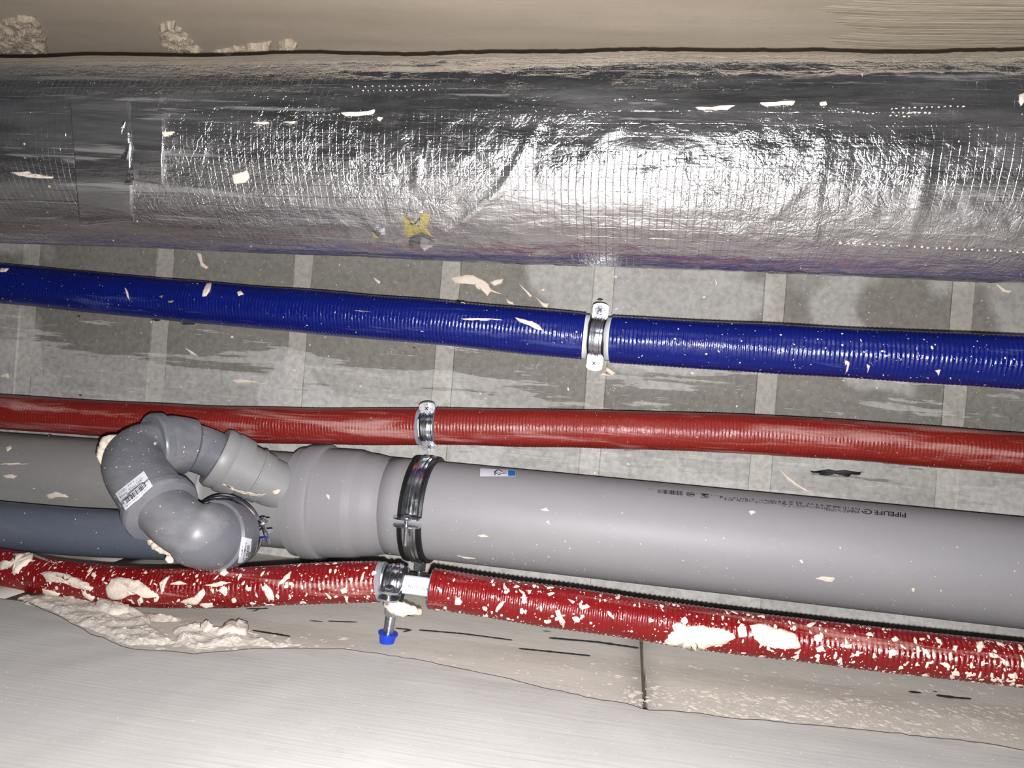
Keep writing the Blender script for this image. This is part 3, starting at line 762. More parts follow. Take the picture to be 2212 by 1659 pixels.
# its prints, upside down as the pipe hangs
q = ((1957, 1107.5), (1886, 1100), (1886, 1111), (1957, 1119))
q = ((1957, 1119), (1888, 1112), (1888, 1103), (1957, 1108.5))
wrap2d(soil, SB, q, text_polys('PIPELIFE', 0, 1, 0, 1, .02), 'ink', 'maker_print', .0004, 'stuff')
def ringpoly(cx, cy, r0, r1, n=24, a0=0, a1=2 * PI):
    out = []
    for k in range(n):
        t0, t1 = a0 + (a1 - a0) * k / n, a0 + (a1 - a0) * (k + 1) / n
        out.append([(cx + r0 * math.cos(t0), cy + r0 * math.sin(t0)), (cx + r1 * math.cos(t0), cy + r1 * math.sin(t0)), (cx + r1 * math.cos(t1), cy + r1 * math.sin(t1)), (cx + r0 * math.cos(t1), cy + r0 * math.sin(t1))])
    return out
def disc(cx, cy, r, n=16): return [[(cx + r * math.cos(2 * PI * k / n), cy + r * math.sin(2 * PI * k / n)) for k in range(n)]]
q = ((1861, 1100), (1884, 1101.5), (1884, 1112.5), (1861, 1110))
wrap2d(soil, SB, q, ringpoly(.5, .5, .36, .5, 24, -2.2, 3.4) + disc(.38, .55, .14), 'ink', 'maker_emblem', .0004, 'stuff')
for k, (xa, ya, xb, yb, h, n) in enumerate([(1555, 1072.5, 1700, 1083.5, 4.2, 40), (1690, 1081, 1858, 1099, 4.6, 46), (1565, 1077.5, 1700, 1088.5, 3.6, 36), (1690, 1086.5, 1856, 1104.5, 4.2, 44), (1690, 1092, 1740, 1096.5, 2.6, 14), (1780, 1101, 1857, 1107.5, 2.6, 20), (1536, 1070, 1562, 1072.5, 1.6, 9), (1400, 1056, 1417, 1057.5, 1.6, 6), (1504, 1066, 1512, 1066.5, 1.6, 3)]):
    wrap2d(soil, SB, ((xa, ya), (xb, yb), (xb, yb + h), (xa, ya + h)), microprint(0, 1, 0, 1, n, k), 'grey_ink', 'small_print', .0004, 'stuff')
wrap2d(soil, SB, ((1421, 1057.5), (1475, 1062), (1475, 1071), (1421, 1066)), barcode(0, 1, 0, 1, 20, 5), 'ink', 'barcode_print', .0004, 'stuff')
q = ((1482, 1063), (1501, 1064.5), (1501, 1074), (1482, 1072))
wrap2d(soil, SB, q, ringpoly(.5, .5, .4, .5) + ringpoly(.35, .5, .12, .2) + ringpoly(.3, .5, .24, .29) + disc(.68, .5, .15), 'ink', 'round_mark', .0004, 'stuff')
q = ((1514, 1066), (1532, 1068), (1532, 1077), (1514, 1075))
wrap2d(soil, SB, q, [rect(0, 1, 0, .1), rect(0, 1, .9, 1), rect(0, .06, 0, 1), rect(.94, 1, 0, 1), rect(.15, .5, .1, .5), rect(.5, .85, .1, .3), rect(.3, .42, .5, .7), rect(.45, .6, .45, .85), rect(.68, .8, .4, .85)], 'ink', 'square_mark', .0004, 'stuff')
q = ((1037.5, 1012), (1113.5, 1016.5), (1113.5, 1029.5), (1037, 1029.5))
st = wrap2d(soil, SB, q, gridpoly(14, 6), 'paper', 'sticker', .0003); st['label'] = 'small white and blue sticker'
wrap2d(st, SB, q, [[(.79 + .205 * u, .1 + .87 * v) for u, v in p] for p in gridpoly(4, 8)], 'sticker_blue', 'sticker_patch', .0006)
def stroke(pts, wd, sy=1.0):
    out = []
    for (a, b), (c, d) in zip(pts, pts[1:]):
        L = math.hypot(c - a, d - b); nx, ny = -(d - b) / L * wd / sy * .3, (c - a) / L * wd
        out.append([(a - nx, b - ny), (c - nx, d - ny), (c + nx, d + ny), (a + nx, b + ny)])
    return out
lg = stroke([(.44, .85), (.41, .7), (.405, .5)], .05) + stroke([(.44, .55), (.44, .3), (.48, .14), (.54, .12), (.6, .22), (.635, .38)], .06) + stroke([(.44, .56), (.49, .66), (.535, .85), (.58, .66), (.66, .56), (.76, .52)], .045) + stroke([(.52, .52), (.58, .5)], .03) + stroke([(.65, .5), (.69, .5)], .03) + stroke([(.65, .2), (.73, .22), (.76, .3)], .03) + stroke([(.40, .45), (.42, .35)], .08)
wrap2d(st, SB, q, lg, 'purple_ink', 'sticker_emblem', .0006, 'stuff')
for i, o in enumerate([[(1166, 1100), (1180, 1096), (1188, 1104), (1176, 1104)], [(1030, 1157), (1045, 1154), (1056, 1159), (1040, 1161)], [(1617, 1104), (1626, 1102), (1634, 1106), (1622, 1112)], [(1726, 1210), (1732, 1208), (1737, 1218), (1730, 1216)], [(1760, 1249), (1780, 1245), (1805, 1248), (1800, 1257), (1785, 1257), (1772, 1252)],
                       [(985, 1199), (1010, 1204), (1030, 1207), (1010, 1207)], [(1969, 1271), (1976, 1270), (1975, 1279), (1970, 1278)], [(704, 1066), (712, 1070), (712, 1080), (706, 1074)], [(1180, 1125), (1187, 1124), (1186, 1130), (1180, 1130)]]):
    splash(soil, SB, o, .0009, seed=120 + i, jag=.06)
def strokes_on(T, s0, s1, t0, t1):
    return on_tube(T, s0, s1, t0, t1)
flecks(soil, 'plaster_flecks', on_tube(TP, .01, TP.ss[-1], -.5, 1.45, lambda s, t: .35 + .65 * min(1, max(0, t))), 760, .0004, .0013, seed=17, h=.3)
flecks(soil, 'plaster_flecks', on_tube(TS, .01, TS.ss[-1], -.9, 1.3), 40, .0004, .001, seed=18, h=.3)

wye = root('branch_fitting', pt(560, 1080, HG), 'light grey plastic branch fitting joining the elbows to the large grey pipe', 'pipe fitting')
wA = pt(-20, 1024, HG); wdir = (P0 - pt(250, 1052, HG)).normalized()
P0 = P0s
wdir = (P0 - pt(250, 1050, HG)).normalized()
bS = P0 - wdir * .13; bE = P0 + gT * .02
fW, br = steps([(0, .0580), (.0005, .0615), (.018, .0622), (.020, .0590), (.026, .0583), (.028, .0590), (.030, .0570), (.036, .0556), (.3, .0556)])
TW = Tube([bS, bE], .012, lambda s, t: fW(s), 80, br)
mk('fitting_body', TW.V, TW.F, MAT['pvc_wye'], wye, sharp=32)
brA, brB = pt(735, 1112, .862), pt(464, 985, .778)
LB = (brB - brA).length
def sB(px): return LB * (735 - px) / (735 - 464)
fB, br = steps([(0, .0265), (sB(566), .0268), (sB(565.5), .0285), (sB(547), .0287), (sB(546), .0303), (sB(543), .0303), (sB(542), .0288), (sB(519), .0290), (sB(518), .0330), (sB(490), .0338), (sB(486), .0322), (sB(472), .0336), (LB, .0318)])
TBr = Tube([brA, brB], .012, lambda s, t: fB(s), 64, br)
mk('branch_arm', TBr.V, TBr.F, MAT['pvc_wye'], wye, sharp=32)
WB = bvh((TW.V, TW.F), (TBr.V, TBr.F))
for i, o in enumerate([[(478, 1045), (492, 1050), (520, 1060), (545, 1066), (578, 1067), (560, 1073), (530, 1068), (500, 1057)], [(588, 1062), (600, 1056), (607, 1058), (602, 1066), (592, 1069)]]):
    splash(wye, WB, o, .0012, seed=140 + i, jag=.05)
flecks(wye, 'plaster_flecks', on_tube(TBr, .05, LB, -1.2, 1.2), 40, .0003, .0009, seed=19, h=.3)

left = root('soil_pipe', pt(100, 1034, HG), 'large dusty grey drain pipe at the left, behind the dark elbows', 'pipe')
lA = bS + wdir * .018; lB = lA - wdir * 1.1
TL_ = Tube([lB, lA], .03, lambda s, t: RG, 80)
mk('pipe_barrel', TL_.V, TL_.F, MAT['pvc_left'], left, True, TL_.uv)
LBV = bvh((TL_.V, TL_.F))
for i, o in enumerate([[(5, 1026), (25, 1024), (38, 1028), (30, 1034), (8, 1032)], [(98, 1070), (118, 1062), (142, 1068), (150, 1074), (125, 1074), (105, 1078)], [(0, 1001), (40, 1000), (62, 1002), (30, 1004), (0, 1004)], [(12, 968), (22, 962), (26, 968), (16, 976)], [(170, 1102), (185, 1099), (200, 1102), (190, 1106)], [(102, 940), (122, 939), (120, 942), (104, 942)]]):
    splash(left, LBV, o, .0012, seed=150 + i, jag=.08)
flecks(left, 'plaster_flecks', on_tube(TL_, .5, TL_.ss[-1], -1.4, 1.0), 60, .0004, .0016, seed=20, h=.3)

# ------------------------------------------------------------------ dark grey elbows (trap)
def fitting(label, pts, t, tab, mat='pvc_elbow', name='pipe_elbow', rim=None, group=None):
    path = fillet(pts, t) if len(pts) > 2 else pts
    L = sum((Vector(b) - Vector(a)).length for a, b in zip(path, path[1:]))
    tb = [((s if s >= 0 else L + s), r) for s, r in tab]
    f, br = steps(tb); o = root(name, pts[len(pts) // 2], label, 'pipe fitting', group)
    T = Tube(path, .0035, lambda s, th: f(s), 56, br)
    return o, T, L, f
b0_, b1_, b2_ = pt(482, 992, .784), pt(405, 957, .760), pt(326, 964, .727)
a0_, a1_, a2_ = pt(350, 962, .737), pt(255, 966, .700), pt(353, 1106, .655)
c0_, c1_, c2_ = pt(330, 1078, .668), pt(424, 1169, .636), pt(500, 1152, .702)
SOCK = .0305; RIM = .0342; BOD = .0252
def build_fit(o, T, L, cut):
    """body and socket rim as two parts"""
    i = max(k for k, s in enumerate(T.ss) if s <= L - cut)
    m = 57
    V1 = T.V[:(i + 1) * m]; F1 = [q for q in T.F if max(q) < (i + 1) * m]
    V2 = T.V[i * m:]; F2 = [tuple(x - i * m for x in q) for q in T.F if min(q) >= i * m]
    mk('elbow_body', V1, F1, MAT['pvc_elbow'], o, sharp=38); mk('socket_rim', V2, F2, MAT['pvc_elbow'], o, sharp=38)
    return bvh((T.V, T.F))
elbB, TBd, L, f = fitting('dark grey bend plugged into the branch socket, highest of the three elbows', [b0_, b1_, b2_], .028, [(0, BOD), (.034, BOD), (.038, SOCK - .001), (-.02, SOCK), (-.0115, SOCK - .0008), (-.011, RIM - .0008), (-.003, RIM - .0004), (-.0005, RIM - .0018), (0, .0275)])
BVb = build_fit(elbB, TBd, L, .0116)
elbA, TAd, L, f = fitting('dark grey elbow with a barcoded white label, plaster crusted on its left side', [a0_, a1_, a2_], .052, [(0, BOD), (.05, BOD + .001), (.085, BOD + .0035), (-.05, SOCK - .0015), (-.0125, SOCK - .0008), (-.012, RIM - .0006), (-.004, RIM), (-.0008, RIM - .0014), (0, .0285)])
BVa = build_fit(elbA, TAd, L, .0126)
elbC, TCd, L, f = fitting('dark glossy grey elbow lowest of the three, resting by the spattered red pipe', [c0_, c1_, c2_], .046, [(0, BOD), (-.062, BOD), (-.055, SOCK - .001), (-.034, SOCK), (-.0335, RIM - .001), (-.022, RIM - .0005), (-.0215, SOCK), (0, SOCK - .002)])
BVc = build_fit(elbC, TCd, L, .036)
slate = root('waste_pipe', pt(150, 1142, .725), 'slim slate blue grey waste pipe at the left, running behind the lowest elbow', 'pipe')
s_path = fillet([pt(-420, 1090, .75), pt(0, 1134, .748), pt(160, 1149, .750), pt(498, 1163, .756), c2_ - (c2_ - pt(498, 1163, .756)).normalized() * .012], .03)
TSl = Tube(s_path, .008, lambda s, th: BOD, 48)
mk('pipe_barrel', TSl.V, TSl.F, MAT['pvc_dark'], slate)
flecks(slate, 'plaster_flecks', on_tube(TSl, .1, .62, -1.2, 1.2), 60, .0004, .0014, seed=21, h=.3)
SLB = bvh((TSl.V, TSl.F))
# plaster crust and labels
def bead(parent, pts, h, r, seed, name='plaster_clot'):
    P = spline([pt(x, y, hh) for (x, y), hh in zip(pts, h)], 8); L = sum((b - a).length for a, b in zip(P, P[1:]))
    T = Tube(P, .0016, lambda s, th: r * (max(.05, math.sin(PI * min(1, max(0, s / L)))) ** .6) * (1 + .55 * noise.noise(Vector((s * 220, math.cos(th) * 1.3, math.sin(th) * 1.3 + seed))) + .3 * noise.noise(Vector((s * 700, math.cos(th) * 3, math.sin(th) * 3 + seed)))), 18)
    mk(name, T.V, T.F, MAT['splash'], parent)
bead(elbA, [(222, 1006), (219, 985), (222, 968), (232, 954), (246, 946), (258, 942)], [.708] * 6, .0048, 1)
bead(elbB, [(296, 926), (312, 920), (326, 917)], [.735] * 3, .0026, 2)
bead(elbC, [(314, 1150), (322, 1166), (340, 1184), (358, 1193), (374, 1199)], [.668, .664, .658, .655, .652], .0028, 3)
bead(elbC, [(360, 1200), (366, 1208), (374, 1215)], [.66] * 3, .0034, 4)
splash(elbA, BVa, blob(335, 958, 3, 3, 0, 3), .001, seed=1)
def tube_flecks(o, T, n, sd, t0=-1.6, t1=1.6, mx=.0012): flecks(o, 'plaster_flecks', on_tube(T, .02, T.ss[-1] - .02, t0, t1), n, .0003, mx, seed=sd, h=.3)
tube_flecks(elbA, TAd, 260, 22, -2.8, 2.8); tube_flecks(elbB, TBd, 30, 23); tube_flecks(elbC, TCd, 60, 24)
qa = ((250, 1066), (311, 1018), (330, 1050), (272, 1102))
lab = wrap2d(elbA, BVa, qa, gridpoly(12, 10), 'paper', 'paper_label', .0005); lab['label'] = 'white paper label with barcode and small print'
wrap2d(lab, BVa, qa, text_polys('Kolano  HTplus 50/87°', .07, .88, .26, .44), 'ink', 'label_print', .0009, 'stuff')
wrap2d(lab, BVa, qa, microprint(.1, .34, .1, .15, 14, 1) + microprint(.42, .62, .09, .15, 8, 2) + microprint(.1, .34, .18, .22, 14, 3) + microprint(.6, .85, .15, .2, 12, 4) + microprint(.08, .85, .47, .53, 34, 5), 'grey_ink', 'small_print', .0009, 'stuff')
wrap2d(lab, BVa, qa, barcode(.12, .85, .56, .82, 24, 9), 'ink', 'barcode_print', .0009, 'stuff')
wrap2d(lab, BVa, qa, text_polys('4 012838 121400', .08, .86, .86, .95), 'ink', 'label_print', .0009, 'stuff')
qc = ((523, 1160), (543, 1164), (538, 1212), (513, 1216))
lab2 = wrap2d(elbC, BVc, qc, gridpoly(6, 14), 'paper', 'paper_label', .0005); lab2['label'] = 'narrow white barcode label'
wrap2d(lab2, BVc, qc, [[(v, u) for u, v in p] for p in barcode(.28, .95, .58, .85, 22, 4)], 'ink', 'barcode_print', .0009, 'stuff')
wrap2d(lab2, BVc, qc, [[(v, u) for u, v in p] for p in microprint(.2, .95, .36, .52, 20, 6) + microprint(.25, .7, .14, .24, 12, 7)], 'grey_ink', 'small_print', .0009, 'stuff')

# ------------------------------------------------------------------ clamps
def arc_band(c, a, e, n, R, t, wd, ang0, ang1, prof=None, seg=30):
    """strip bent round axis a; angle 0 along n, +90 deg along e; prof: list of (offset across, extra radius)"""
    prof = prof or [(-1, 0), (1, 0)]; V, F = [], []
    outer = [(o * wd / 2, R + t + x) for o, x in prof]; inner = [(o * wd / 2, R) for o, x in reversed(prof)]
    loop = outer + inner; m = len(loop)
    for k in range(seg + 1):
        th = ang0 + (ang1 - ang0) * k / seg; d = n * math.cos(th) + e * math.sin(th)
        for o, r in loop: V.append(c + a * o + d * r)
    for k in range(seg):
        for j in range(m): F.append((k * m + j, k * m + (j + 1) % m, (k + 1) * m + (j + 1) % m, (k + 1) * m + j))
    F.append(tuple(reversed(range(m)))); F.append(tuple(range(seg * m, seg * m + m)))
    return V, F
RIDGE = [(-1, 0), (-.66, .0002), (-.55, .0012), (-.36, .0013), (-.28, .0002), (0, .0006), (.28, .0002), (.36, .0013), (.55, .0012), (.66, .0002), (1, 0)]
def ear_plate(c, e, a, n, r0, r1, wd, t):
    """flat lug with a rounded outer end"""
    pts = [(r0, -wd / 2), (r1 - wd * .22, -wd / 2)] + [(r1 - wd * .22 + wd * .22 * math.cos(x), wd / 2 * math.sin(x)) for x in [-PI / 2 + PI * k / 10 for k in range(1, 10)]] + [(r1 - wd * .22, wd / 2), (r0, wd / 2)]
    m = len(pts); V = [c + e * x + a * y - n * t / 2 for x, y in pts] + [c + e * x + a * y + n * t / 2 for x, y in pts]
    F = [tuple(reversed(range(m))), tuple(range(m, 2 * m))] + [(k, (k + 1) % m, m + (k + 1) % m, m + k) for k in range(m)]
    return V, F
def screw(parent, p, n, r, L, name='clamp_screw'):
    hd = cyl(p, p + n * .0032, r, hexn=6); wz = cyl(p - n * .0004, p + n * .0008, r * 1.35, 20); sh = cyl(p, p - n * L, r * .55, 14)
    s = mk(name, *join(hd, wz, sh), MAT['zinc'], parent, False)
    d = n.orthogonal().normalized(); f_ = n.cross(d); c = p + n * .0033
    mk('cross_slot', *join(box(c, d * r * .6, f_ * r * .13, n * .0004), box(c, d * r * .13, f_ * r * .6, n * .0004)), MAT['ink'], s, False)
    return s
def thread(a, b, r, pitch=.0011, seg=18):
    a, b = Vector(a), Vector(b)
    return Tube([a, b], pitch / 3, lambda s, th: r + .00032 * math.sin(2 * PI * s / pitch + th), seg)
def clamp(label, c, a, e, R, wd, ear_r, ear_w, rub=.0022, rubw=1.5, mat='zinc', ear_mat=None, gap=.0022, rod_dir=None, rod_end=None, inner=None, screws=(1, -1), screw_len=.016, group=None, name='pipe_clamp'):
    a = a.normalized(); e = (e - a * e.dot(a)).normalized(); n = a.cross(e).normalized()
    if n.dot(CAM - c) < 0: n = -n
    o = root(name, c, label, 'pipe clamp', group); g = math.asin(gap / 2 / R) + .06
    for sgn in (1, -1):
        nn = n * sgn
        h = mk('clamp_band', *arc_band(c, a, e, nn, R, .0016, wd, -PI / 2 + g, PI / 2 - g, RIDGE), MAT[mat], o, True, sharp=30)
        mk('rubber_lining', *arc_band(c, a, e, nn, R - rub, rub + .0004, wd * rubw, -PI / 2 + g * .8, PI / 2 - g * .8, [(-1, .0012), (-.8, .0016), (-.72, 0), (.72, 0), (.8, .0016), (1, .0012)]), MAT['rubber'], o, True, sharp=30)
        for s2 in screws:
            mk('clamp_lug', *ear_plate(c + nn * (gap / 2 + .0009), e * s2, a, nn, R - .0012, ear_r, ear_w, .0018), MAT[ear_mat or mat], o, False)
    for s2 in screws:
        screw(o, c + e * s2 * (R + (ear_r - R) * .56) + n * (gap / 2 + .0018), n, min(.0042, ear_w * .27), screw_len)
    return o, a, e, n
def hex_nut(parent, p, d, r, L, name='hanger_nut'): return mk(name, *cyl(p, p + d * L, r, hexn=6), MAT['zinc'], parent, False)

cB = pt(1291, 728, .838); tB = (blue_ctrl2[0] - blue_ctrl[-1])
oB, aB, eB, nB = clamp('bright zinc clamp with black rubber on the blue pipe', cB, tB, Vector((-.08, 1, 0)), .0192, .0132, .0365, .0166, ear_mat='zinc_bright')
hex_nut(oB, cB + ez * .0205, ez, .007, .012)
T = thread(cB + ez * .03, Vector((cB.x, cB.y, ZC - .0005)), .004); mk('hanger_rod', T.V, T.F, MAT['zinc'], oB)

cU = pt(926, 921, .858); tU = (ru_ctrl2[0] - ru_ctrl[-1])
oU, aU, eU, nU = clamp('zinc clamp with two lugs on the dusty red pipe', cU, tU + Vector((0, 0, .002)), Vector((.0, 1, .20)), .0150, .0150, .0285, .0180, rub=.0018, rubw=1.15)
hex_nut(oU, cU + ez * .0165, ez, .007, .012)
T = thread(cU + ez * .026, Vector((cU.x, cU.y, ZC - .0005)), .004); mk('hanger_rod', T.V, T.F, MAT['zinc'], oU)

sG = gx(918); cG = g0 + gT * sG
oG, aG, eG, nG = clamp('large zinc and black rubber clamp round the wide grey pipe', cG, gT, Vector((0, .06, -1)),   .0578, .0150, .0735, .0290, rub=.0030, rubw=1.75, gap=.0065, screws=(1, -1), screw_len=.03)
hex_nut(oG, cG + ey * .058, ey, .0075, .012)
T = thread(cG + ey * .066, Vector((cG.x, YW - .0004, cG.z)), .004); mk('hanger_rod', T.V, T.F, MAT['zinc'], oG)

cR = pt(852, 1260, .672); tR = pt(905, 1267, .674) - pt(825, 1256, .671)
oR, aR, eR, nR = clamp('scuffed zinc clamp on the spattered red pipe, hung on a threaded rod with blue plug', cR, tR, Vector((0, .22, -1)), .0142, .0160, .0265, .0185, rub=.0058, rubw=1.1, gap=.0055, screws=(1, -1), screw_len=.014)
hex_nut(oR, cR + ey * .0150, ey, .0068, .014)
p_end = Vector((cR.x + .001, YW - .001, cR.z + .001)); p_st = cR + ey * .022
p_end = pt(838, 1372, .672)
T = thread(p_st, p_end, .0042); mk('threaded_rod', T.V, T.F, MAT['zinc'], oR)
rd_ = (p_end - p_st).normalized()
pa = p_end - rd_ * .002
Vp, Fp = join(cyl(pa, pa + rd_ * .0012, .0088, 28), cyl(pa + rd_ * .0012, pa + rd_ * .011, .0078, 24, .0060), cyl(pa + rd_ * .011, pa + rd_ * .016, .0055, 16, .003))
mk('wall_plug', Vp, Fp, MAT['plug'], oR, False)['label'] = 'blue nylon wall plug'
# plaster clot hanging under the clamp
V, F = [], []
rdm = random.Random(5)
path = [pt(834, 1303, .66), pt(850, 1312, .655), pt(872, 1316, .655), pt(893, 1319, .66), pt(909, 1323, .668)]
rad_t, br = steps([(0, .0030), (.012, .0062), (.02, .0056), (.03, .0034), (.06, .0006)])
TC_ = Tube(path, .002, lambda s, th: rad_t(s) * (1 + .35 * noise.noise(Vector((s * 300, th * 1.2, 4)))), 16)
mk('plaster_clot', TC_.V, TC_.F, MAT['splash'], oR)

# clamp on the upright leg behind the lowest elbow
cE = pt(490, 1146, .728)
oE, aE, eE, nE = clamp('slim zinc clamp with a long screw behind the lowest elbow', cE, Vector((.06, -.30, 1)), Vector((1, -.22, 0)), .0345, .0150, .0490, .0160, rub=.001, rubw=.8, gap=.010, screws=(1,), screw_len=.024)
sp = cE + eE * (.0345 + .0145 * .56)
mk('washer', *cyl(sp - ey * .0008 + ey * .009, sp + ey * .0098, .0050, 18), MAT['plug'], oE, False)['label'] = 'thin blue plastic washer'
hex_nut(oE, cE + ey * .034, ey, .0068, .010)
T = thread(cE + ey * .042, Vector((cE.x, YW - .0004, cE.z)), .004); mk('hanger_rod', T.V, T.F, MAT['zinc'], oE)

# ------------------------------------------------------------------ marks, mortar and spatter on the setting
def wall_splash(par, tree, lst, h, mat, name, **k):
    for i, o in enumerate(lst): splash(par, tree, o, h, mat, name, seed=200 + i, **k)
# mortar crust on the near wall, left
crust_n = [[(30, 1300), (34, 1290), (48, 1280), (110, 1278), (200, 1288), (262, 1302), (330, 1318), (400, 1330), (390, 1352), (330, 1348), (370, 1372), (420, 1392), (350, 1402), (280, 1398), (200, 1368), (120, 1330), (60, 1312)],
           [(360, 1352), (420, 1330), (470, 1352), (540, 1362), (600, 1380), (700, 1392), (620, 1404), (520, 1402), (430, 1410), (380, 1396)]]
def inside(poly, x, y):
    c = False
    for (ax, ay), (bx, by) in zip(poly, poly[1:] + poly[:1]):
        if (ay > y) != (by > y) and x < (bx - ax) * (y - ay) / (by - ay) + ax: c = not c
    return c
def crust(poly, h, seed, tree, par, mat, soft=16, name='mortar_crust'):
    xs, ys = [p[0] for p in poly], [p[1] for p in poly]; nx, ny = 150, 50
    def px(u, v): return min(xs) - 4 + (max(xs) - min(xs) + 8) * u, min(ys) - 4 + (max(ys) - min(ys) + 8) * v
    V, H = [], []
    for j in range(ny + 1):
        for i in range(nx + 1):
            x, y = px(i / nx, j / ny); x2 = x + 6 * noise.noise(Vector((x * .08, y * .08, seed))); y2 = y + 4 * noise.noise(Vector((x * .09, y * .09, seed + 3)))
            loc, n, ok = hit(tree, x, y)
            d = 1.0 if inside(poly, x2, y2) else 0.0
            if d: d = min(1, min(segd((x2, y2), a, b) for a, b in zip(poly, poly[1:] + poly[:1])) / soft)
            X, Z = loc.x * 60, loc.z * 60
            t = noise.hetero_terrain(Vector((X, Z, seed)), .6, 2.1, 6, .7)
            k = h * (.35 + .45 * abs(t)) if d > 0 else -.002
            V.append(loc + n * (k * d - .002 * (1 - d)))
    F = [(j * (nx + 1) + i, (j + 1) * (nx + 1) + i, (j + 1) * (nx + 1) + i + 1, j * (nx + 1) + i + 1) for j in range(ny) for i in range(nx)]
    mk(name, V, F, MAT[mat], par, False)
for i, o in enumerate(crust_n): crust(o, .0024, i * 7, FRONT, wall_front, 'splash_wall')
for i, (o, h) in enumerate([([(-60, 112), (-40, 60), (10, 38), (50, 30), (78, 38), (92, 56), (102, 80), (106, 113)], .0045), ([(335, 60), (350, 48), (378, 42), (392, 58), (412, 82), (432, 102), (445, 113), (400, 115), (360, 110), (345, 88)], .0045), ([(440, 112), (480, 102), (520, 96), (560, 90), (590, 86), (585, 106), (560, 115), (470, 115)], .004), ([(590, 110), (600, 88), (625, 80), (645, 90), (640, 108), (615, 114)], .004)]):
    crust(o, h, 40 + i, BACK, wall_back, 'splash_beige', 7, 'mortar_lump')
lumps = [[(200, 1312), (226, 1297), (252, 1306), (282, 1326), (276, 1332), (240, 1336), (215, 1328)], [(462, 1376), (490, 1356), (520, 1350), (538, 1356), (532, 1376), (500, 1380)], [(430, 1362), (450, 1356), (460, 1368), (440, 1374)], [(90, 1282), (130, 1276), (133, 1286), (100, 1288)]]
for i, o in enumerate(lumps): splash(wall_front, FRONT, o, .008, 'splash_wall', 'mortar_lump', seed=230 + i, jag=.05, lump=.7)
def wall_pl(x0, x1, y0, y1, up=True):
    def f(rd):
        x, y = rd.uniform(x0, x1), rd.random()
        yy = y0 + (x / 2212) * 130 + y * (y1 - y0)
        loc, n, ok = hit(FRONT, x, yy)
        if not ok or (up and loc.z < edge_z(loc.x) + .002): return None
        return loc, n, ex, ez
    return f
flecks(wall_front, 'plaster_spatter', wall_pl(700, 2212, 1345, 1445), 900, .0006, .0042, 'splash_wall', 31, .18)
flecks(wall_front, 'plaster_spatter', wall_pl(1350, 2212, 1400, 1470), 900, .001, .0055, 'splash_wall', 32, .2)
flecks(wall_front, 'plaster_spatter', wall_pl(60, 760, 1330, 1400), 420, .001, .006, 'splash_wall', 33, .3)
flecks(wall_front, 'plaster_spatter', wall_pl(0, 2212, 1420, 1600, False), 240, .0004, .0012, 'splash', 34, .2)
# pencil and marker lines
def marker(parent, tree, pts, wd, seed=0):
    V, F = [], []; L = []
    for (a, b), (c, d) in zip(pts, pts[1:]):
        n = max(2, int(math.hypot(c - a, d - b) / 6))
        for k in range(n): L.append((a + (c - a) * k / n, b + (d - b) * k / n))
    L.append(pts[-1]); m = len(L)
    for i, (x, y) in enumerate(L):
        p, q = L[max(0, i - 1)], L[min(m - 1, i + 1)]; t = math.hypot(q[0] - p[0], q[1] - p[1]) or 1; nx, ny = -(q[1] - p[1]) / t, (q[0] - p[0]) / t
        ww = wd * (.6 + .7 * abs(noise.noise(Vector((x * .12, y * .12, seed))))) * (.4 if i in (0, m - 1) else 1)
        for sg in (-1, 1):
            loc, nn, ok = hit(tree, x + nx * ww * sg, y + ny * ww * sg); V.append(loc + nn * .0006)
    F = [(2 * i, 2 * i + 1, 2 * i + 3, 2 * i + 2) for i in range(m - 1)]
    mk('marker_line', V, F, MAT['marker'], parent, False)
for i, (p, wd) in enumerate([(((428, 1353), (460, 1357), (490, 1360)), 2.2), (((545, 1363), (590, 1370), (627, 1376)), 2.4), (((532, 1316), (560, 1316), (580, 1315)), 1.6), (((545, 1322), (560, 1317)), 1.6), (((668, 1342), (698, 1344)), 1.2), (((708, 1343), (772, 1345)), 1.4),
                             (((853, 1358), (890, 1362), (870, 1366)), 1.8), (((905, 1362), (1000, 1370), (1107, 1384)), 2.0), (((1186, 1379), (1290, 1388), (1380, 1401)), 2.6), (((1120, 1402), (1200, 1410), (1276, 1418)), 2.2), (((860, 1328), (895, 1332)), 1.2), (((1173, 1364), (1190, 1365)), 1.0),
                             (((1962, 1495), (1990, 1498)), 3.0), (((2022, 1503), (2060, 1508), (2098, 1511)), 3.0), (((2015, 1494), (2025, 1496)), 1.4)]):
    marker(wall_front, FRONT, p, wd, i)
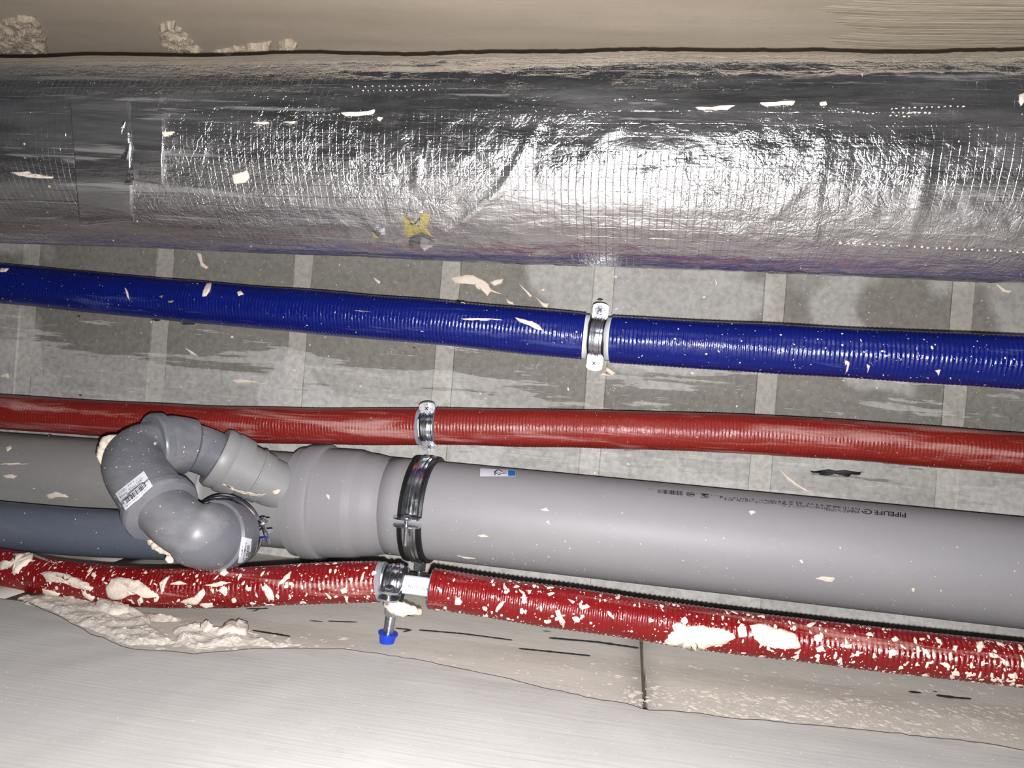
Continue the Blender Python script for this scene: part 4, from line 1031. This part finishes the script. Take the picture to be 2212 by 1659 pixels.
# ceiling: small black spots, plaster streaks, spatter
for i, o in enumerate([[(1746, 1016), (1790, 1013), (1840, 1017), (1873, 1020), (1850, 1026), (1828, 1030), (1815, 1026), (1770, 1026), (1752, 1022)], [(388, 697), (405, 695), (424, 697), (418, 702), (395, 701)], [(325, 690), (338, 688), (348, 692), (338, 695)], [(1288, 647), (1296, 643), (1304, 646), (1298, 650)], [(166, 682), (174, 680), (172, 686)], [(892, 748), (900, 751), (894, 753)], [(170, 852), (178, 852), (174, 856)]]):
    splash(ceiling, CEIL, o, .0010, 'marker', 'black_spot', seed=300 + i, jag=.08)
for i, o in enumerate([[(974, 600), (1000, 594), (1022, 594), (1042, 604), (1056, 614), (1062, 625), (1085, 636), (1062, 630), (1054, 640), (1045, 628), (1030, 624), (1022, 612), (1000, 608), (982, 612)], [(1058, 610), (1072, 604), (1088, 602), (1084, 612), (1068, 618)], [(1092, 644), (1112, 658), (1098, 656)], [(1120, 612), (1150, 640), (1145, 642)],
                       [(1155, 640), (1175, 655), (1186, 655), (1182, 668), (1172, 662)], [(806, 598), (822, 608), (820, 614), (810, 606)], [(424, 545), (434, 548), (440, 570), (450, 577), (446, 582), (434, 576)], [(498, 822), (520, 818), (545, 822), (578, 828), (540, 827), (510, 828)], [(398, 750), (414, 758), (428, 768), (414, 766)], [(1310, 792), (1330, 806), (1322, 812), (1308, 800)],
                       [(1300, 805), (1320, 812), (1296, 810)], [(1682, 1012), (1712, 1038), (1745, 1058), (1760, 1066), (1740, 1062), (1720, 1050), (1700, 1038)], [(2150, 612), (2170, 628), (2188, 628), (2180, 634), (2165, 630)], [(0, 810), (18, 806), (20, 816), (0, 816)], [(1544, 600), (1550, 612), (1546, 620)]]):
    splash(ceiling, CEIL, o, .0016, 'splash', 'plaster_streak', seed=320 + i, jag=.05)
def ceil_pl(rd):
    x, y = rd.uniform(-50, 2262), rd.uniform(540, 1060); p = pt(x, y, HC); return Vector((p.x, p.y, ZC - .0017)), Vector((0, 0, -1)), ex, ey
flecks(ceiling, 'plaster_spatter', ceil_pl, 260, .0005, .0022, 'splash', 35, .2)
print('objects', len(bpy.data.objects), 'tris', sum(len(o.data.loops) - 2 * len(o.data.polygons) for o in bpy.data.objects if o.type == 'MESH'))
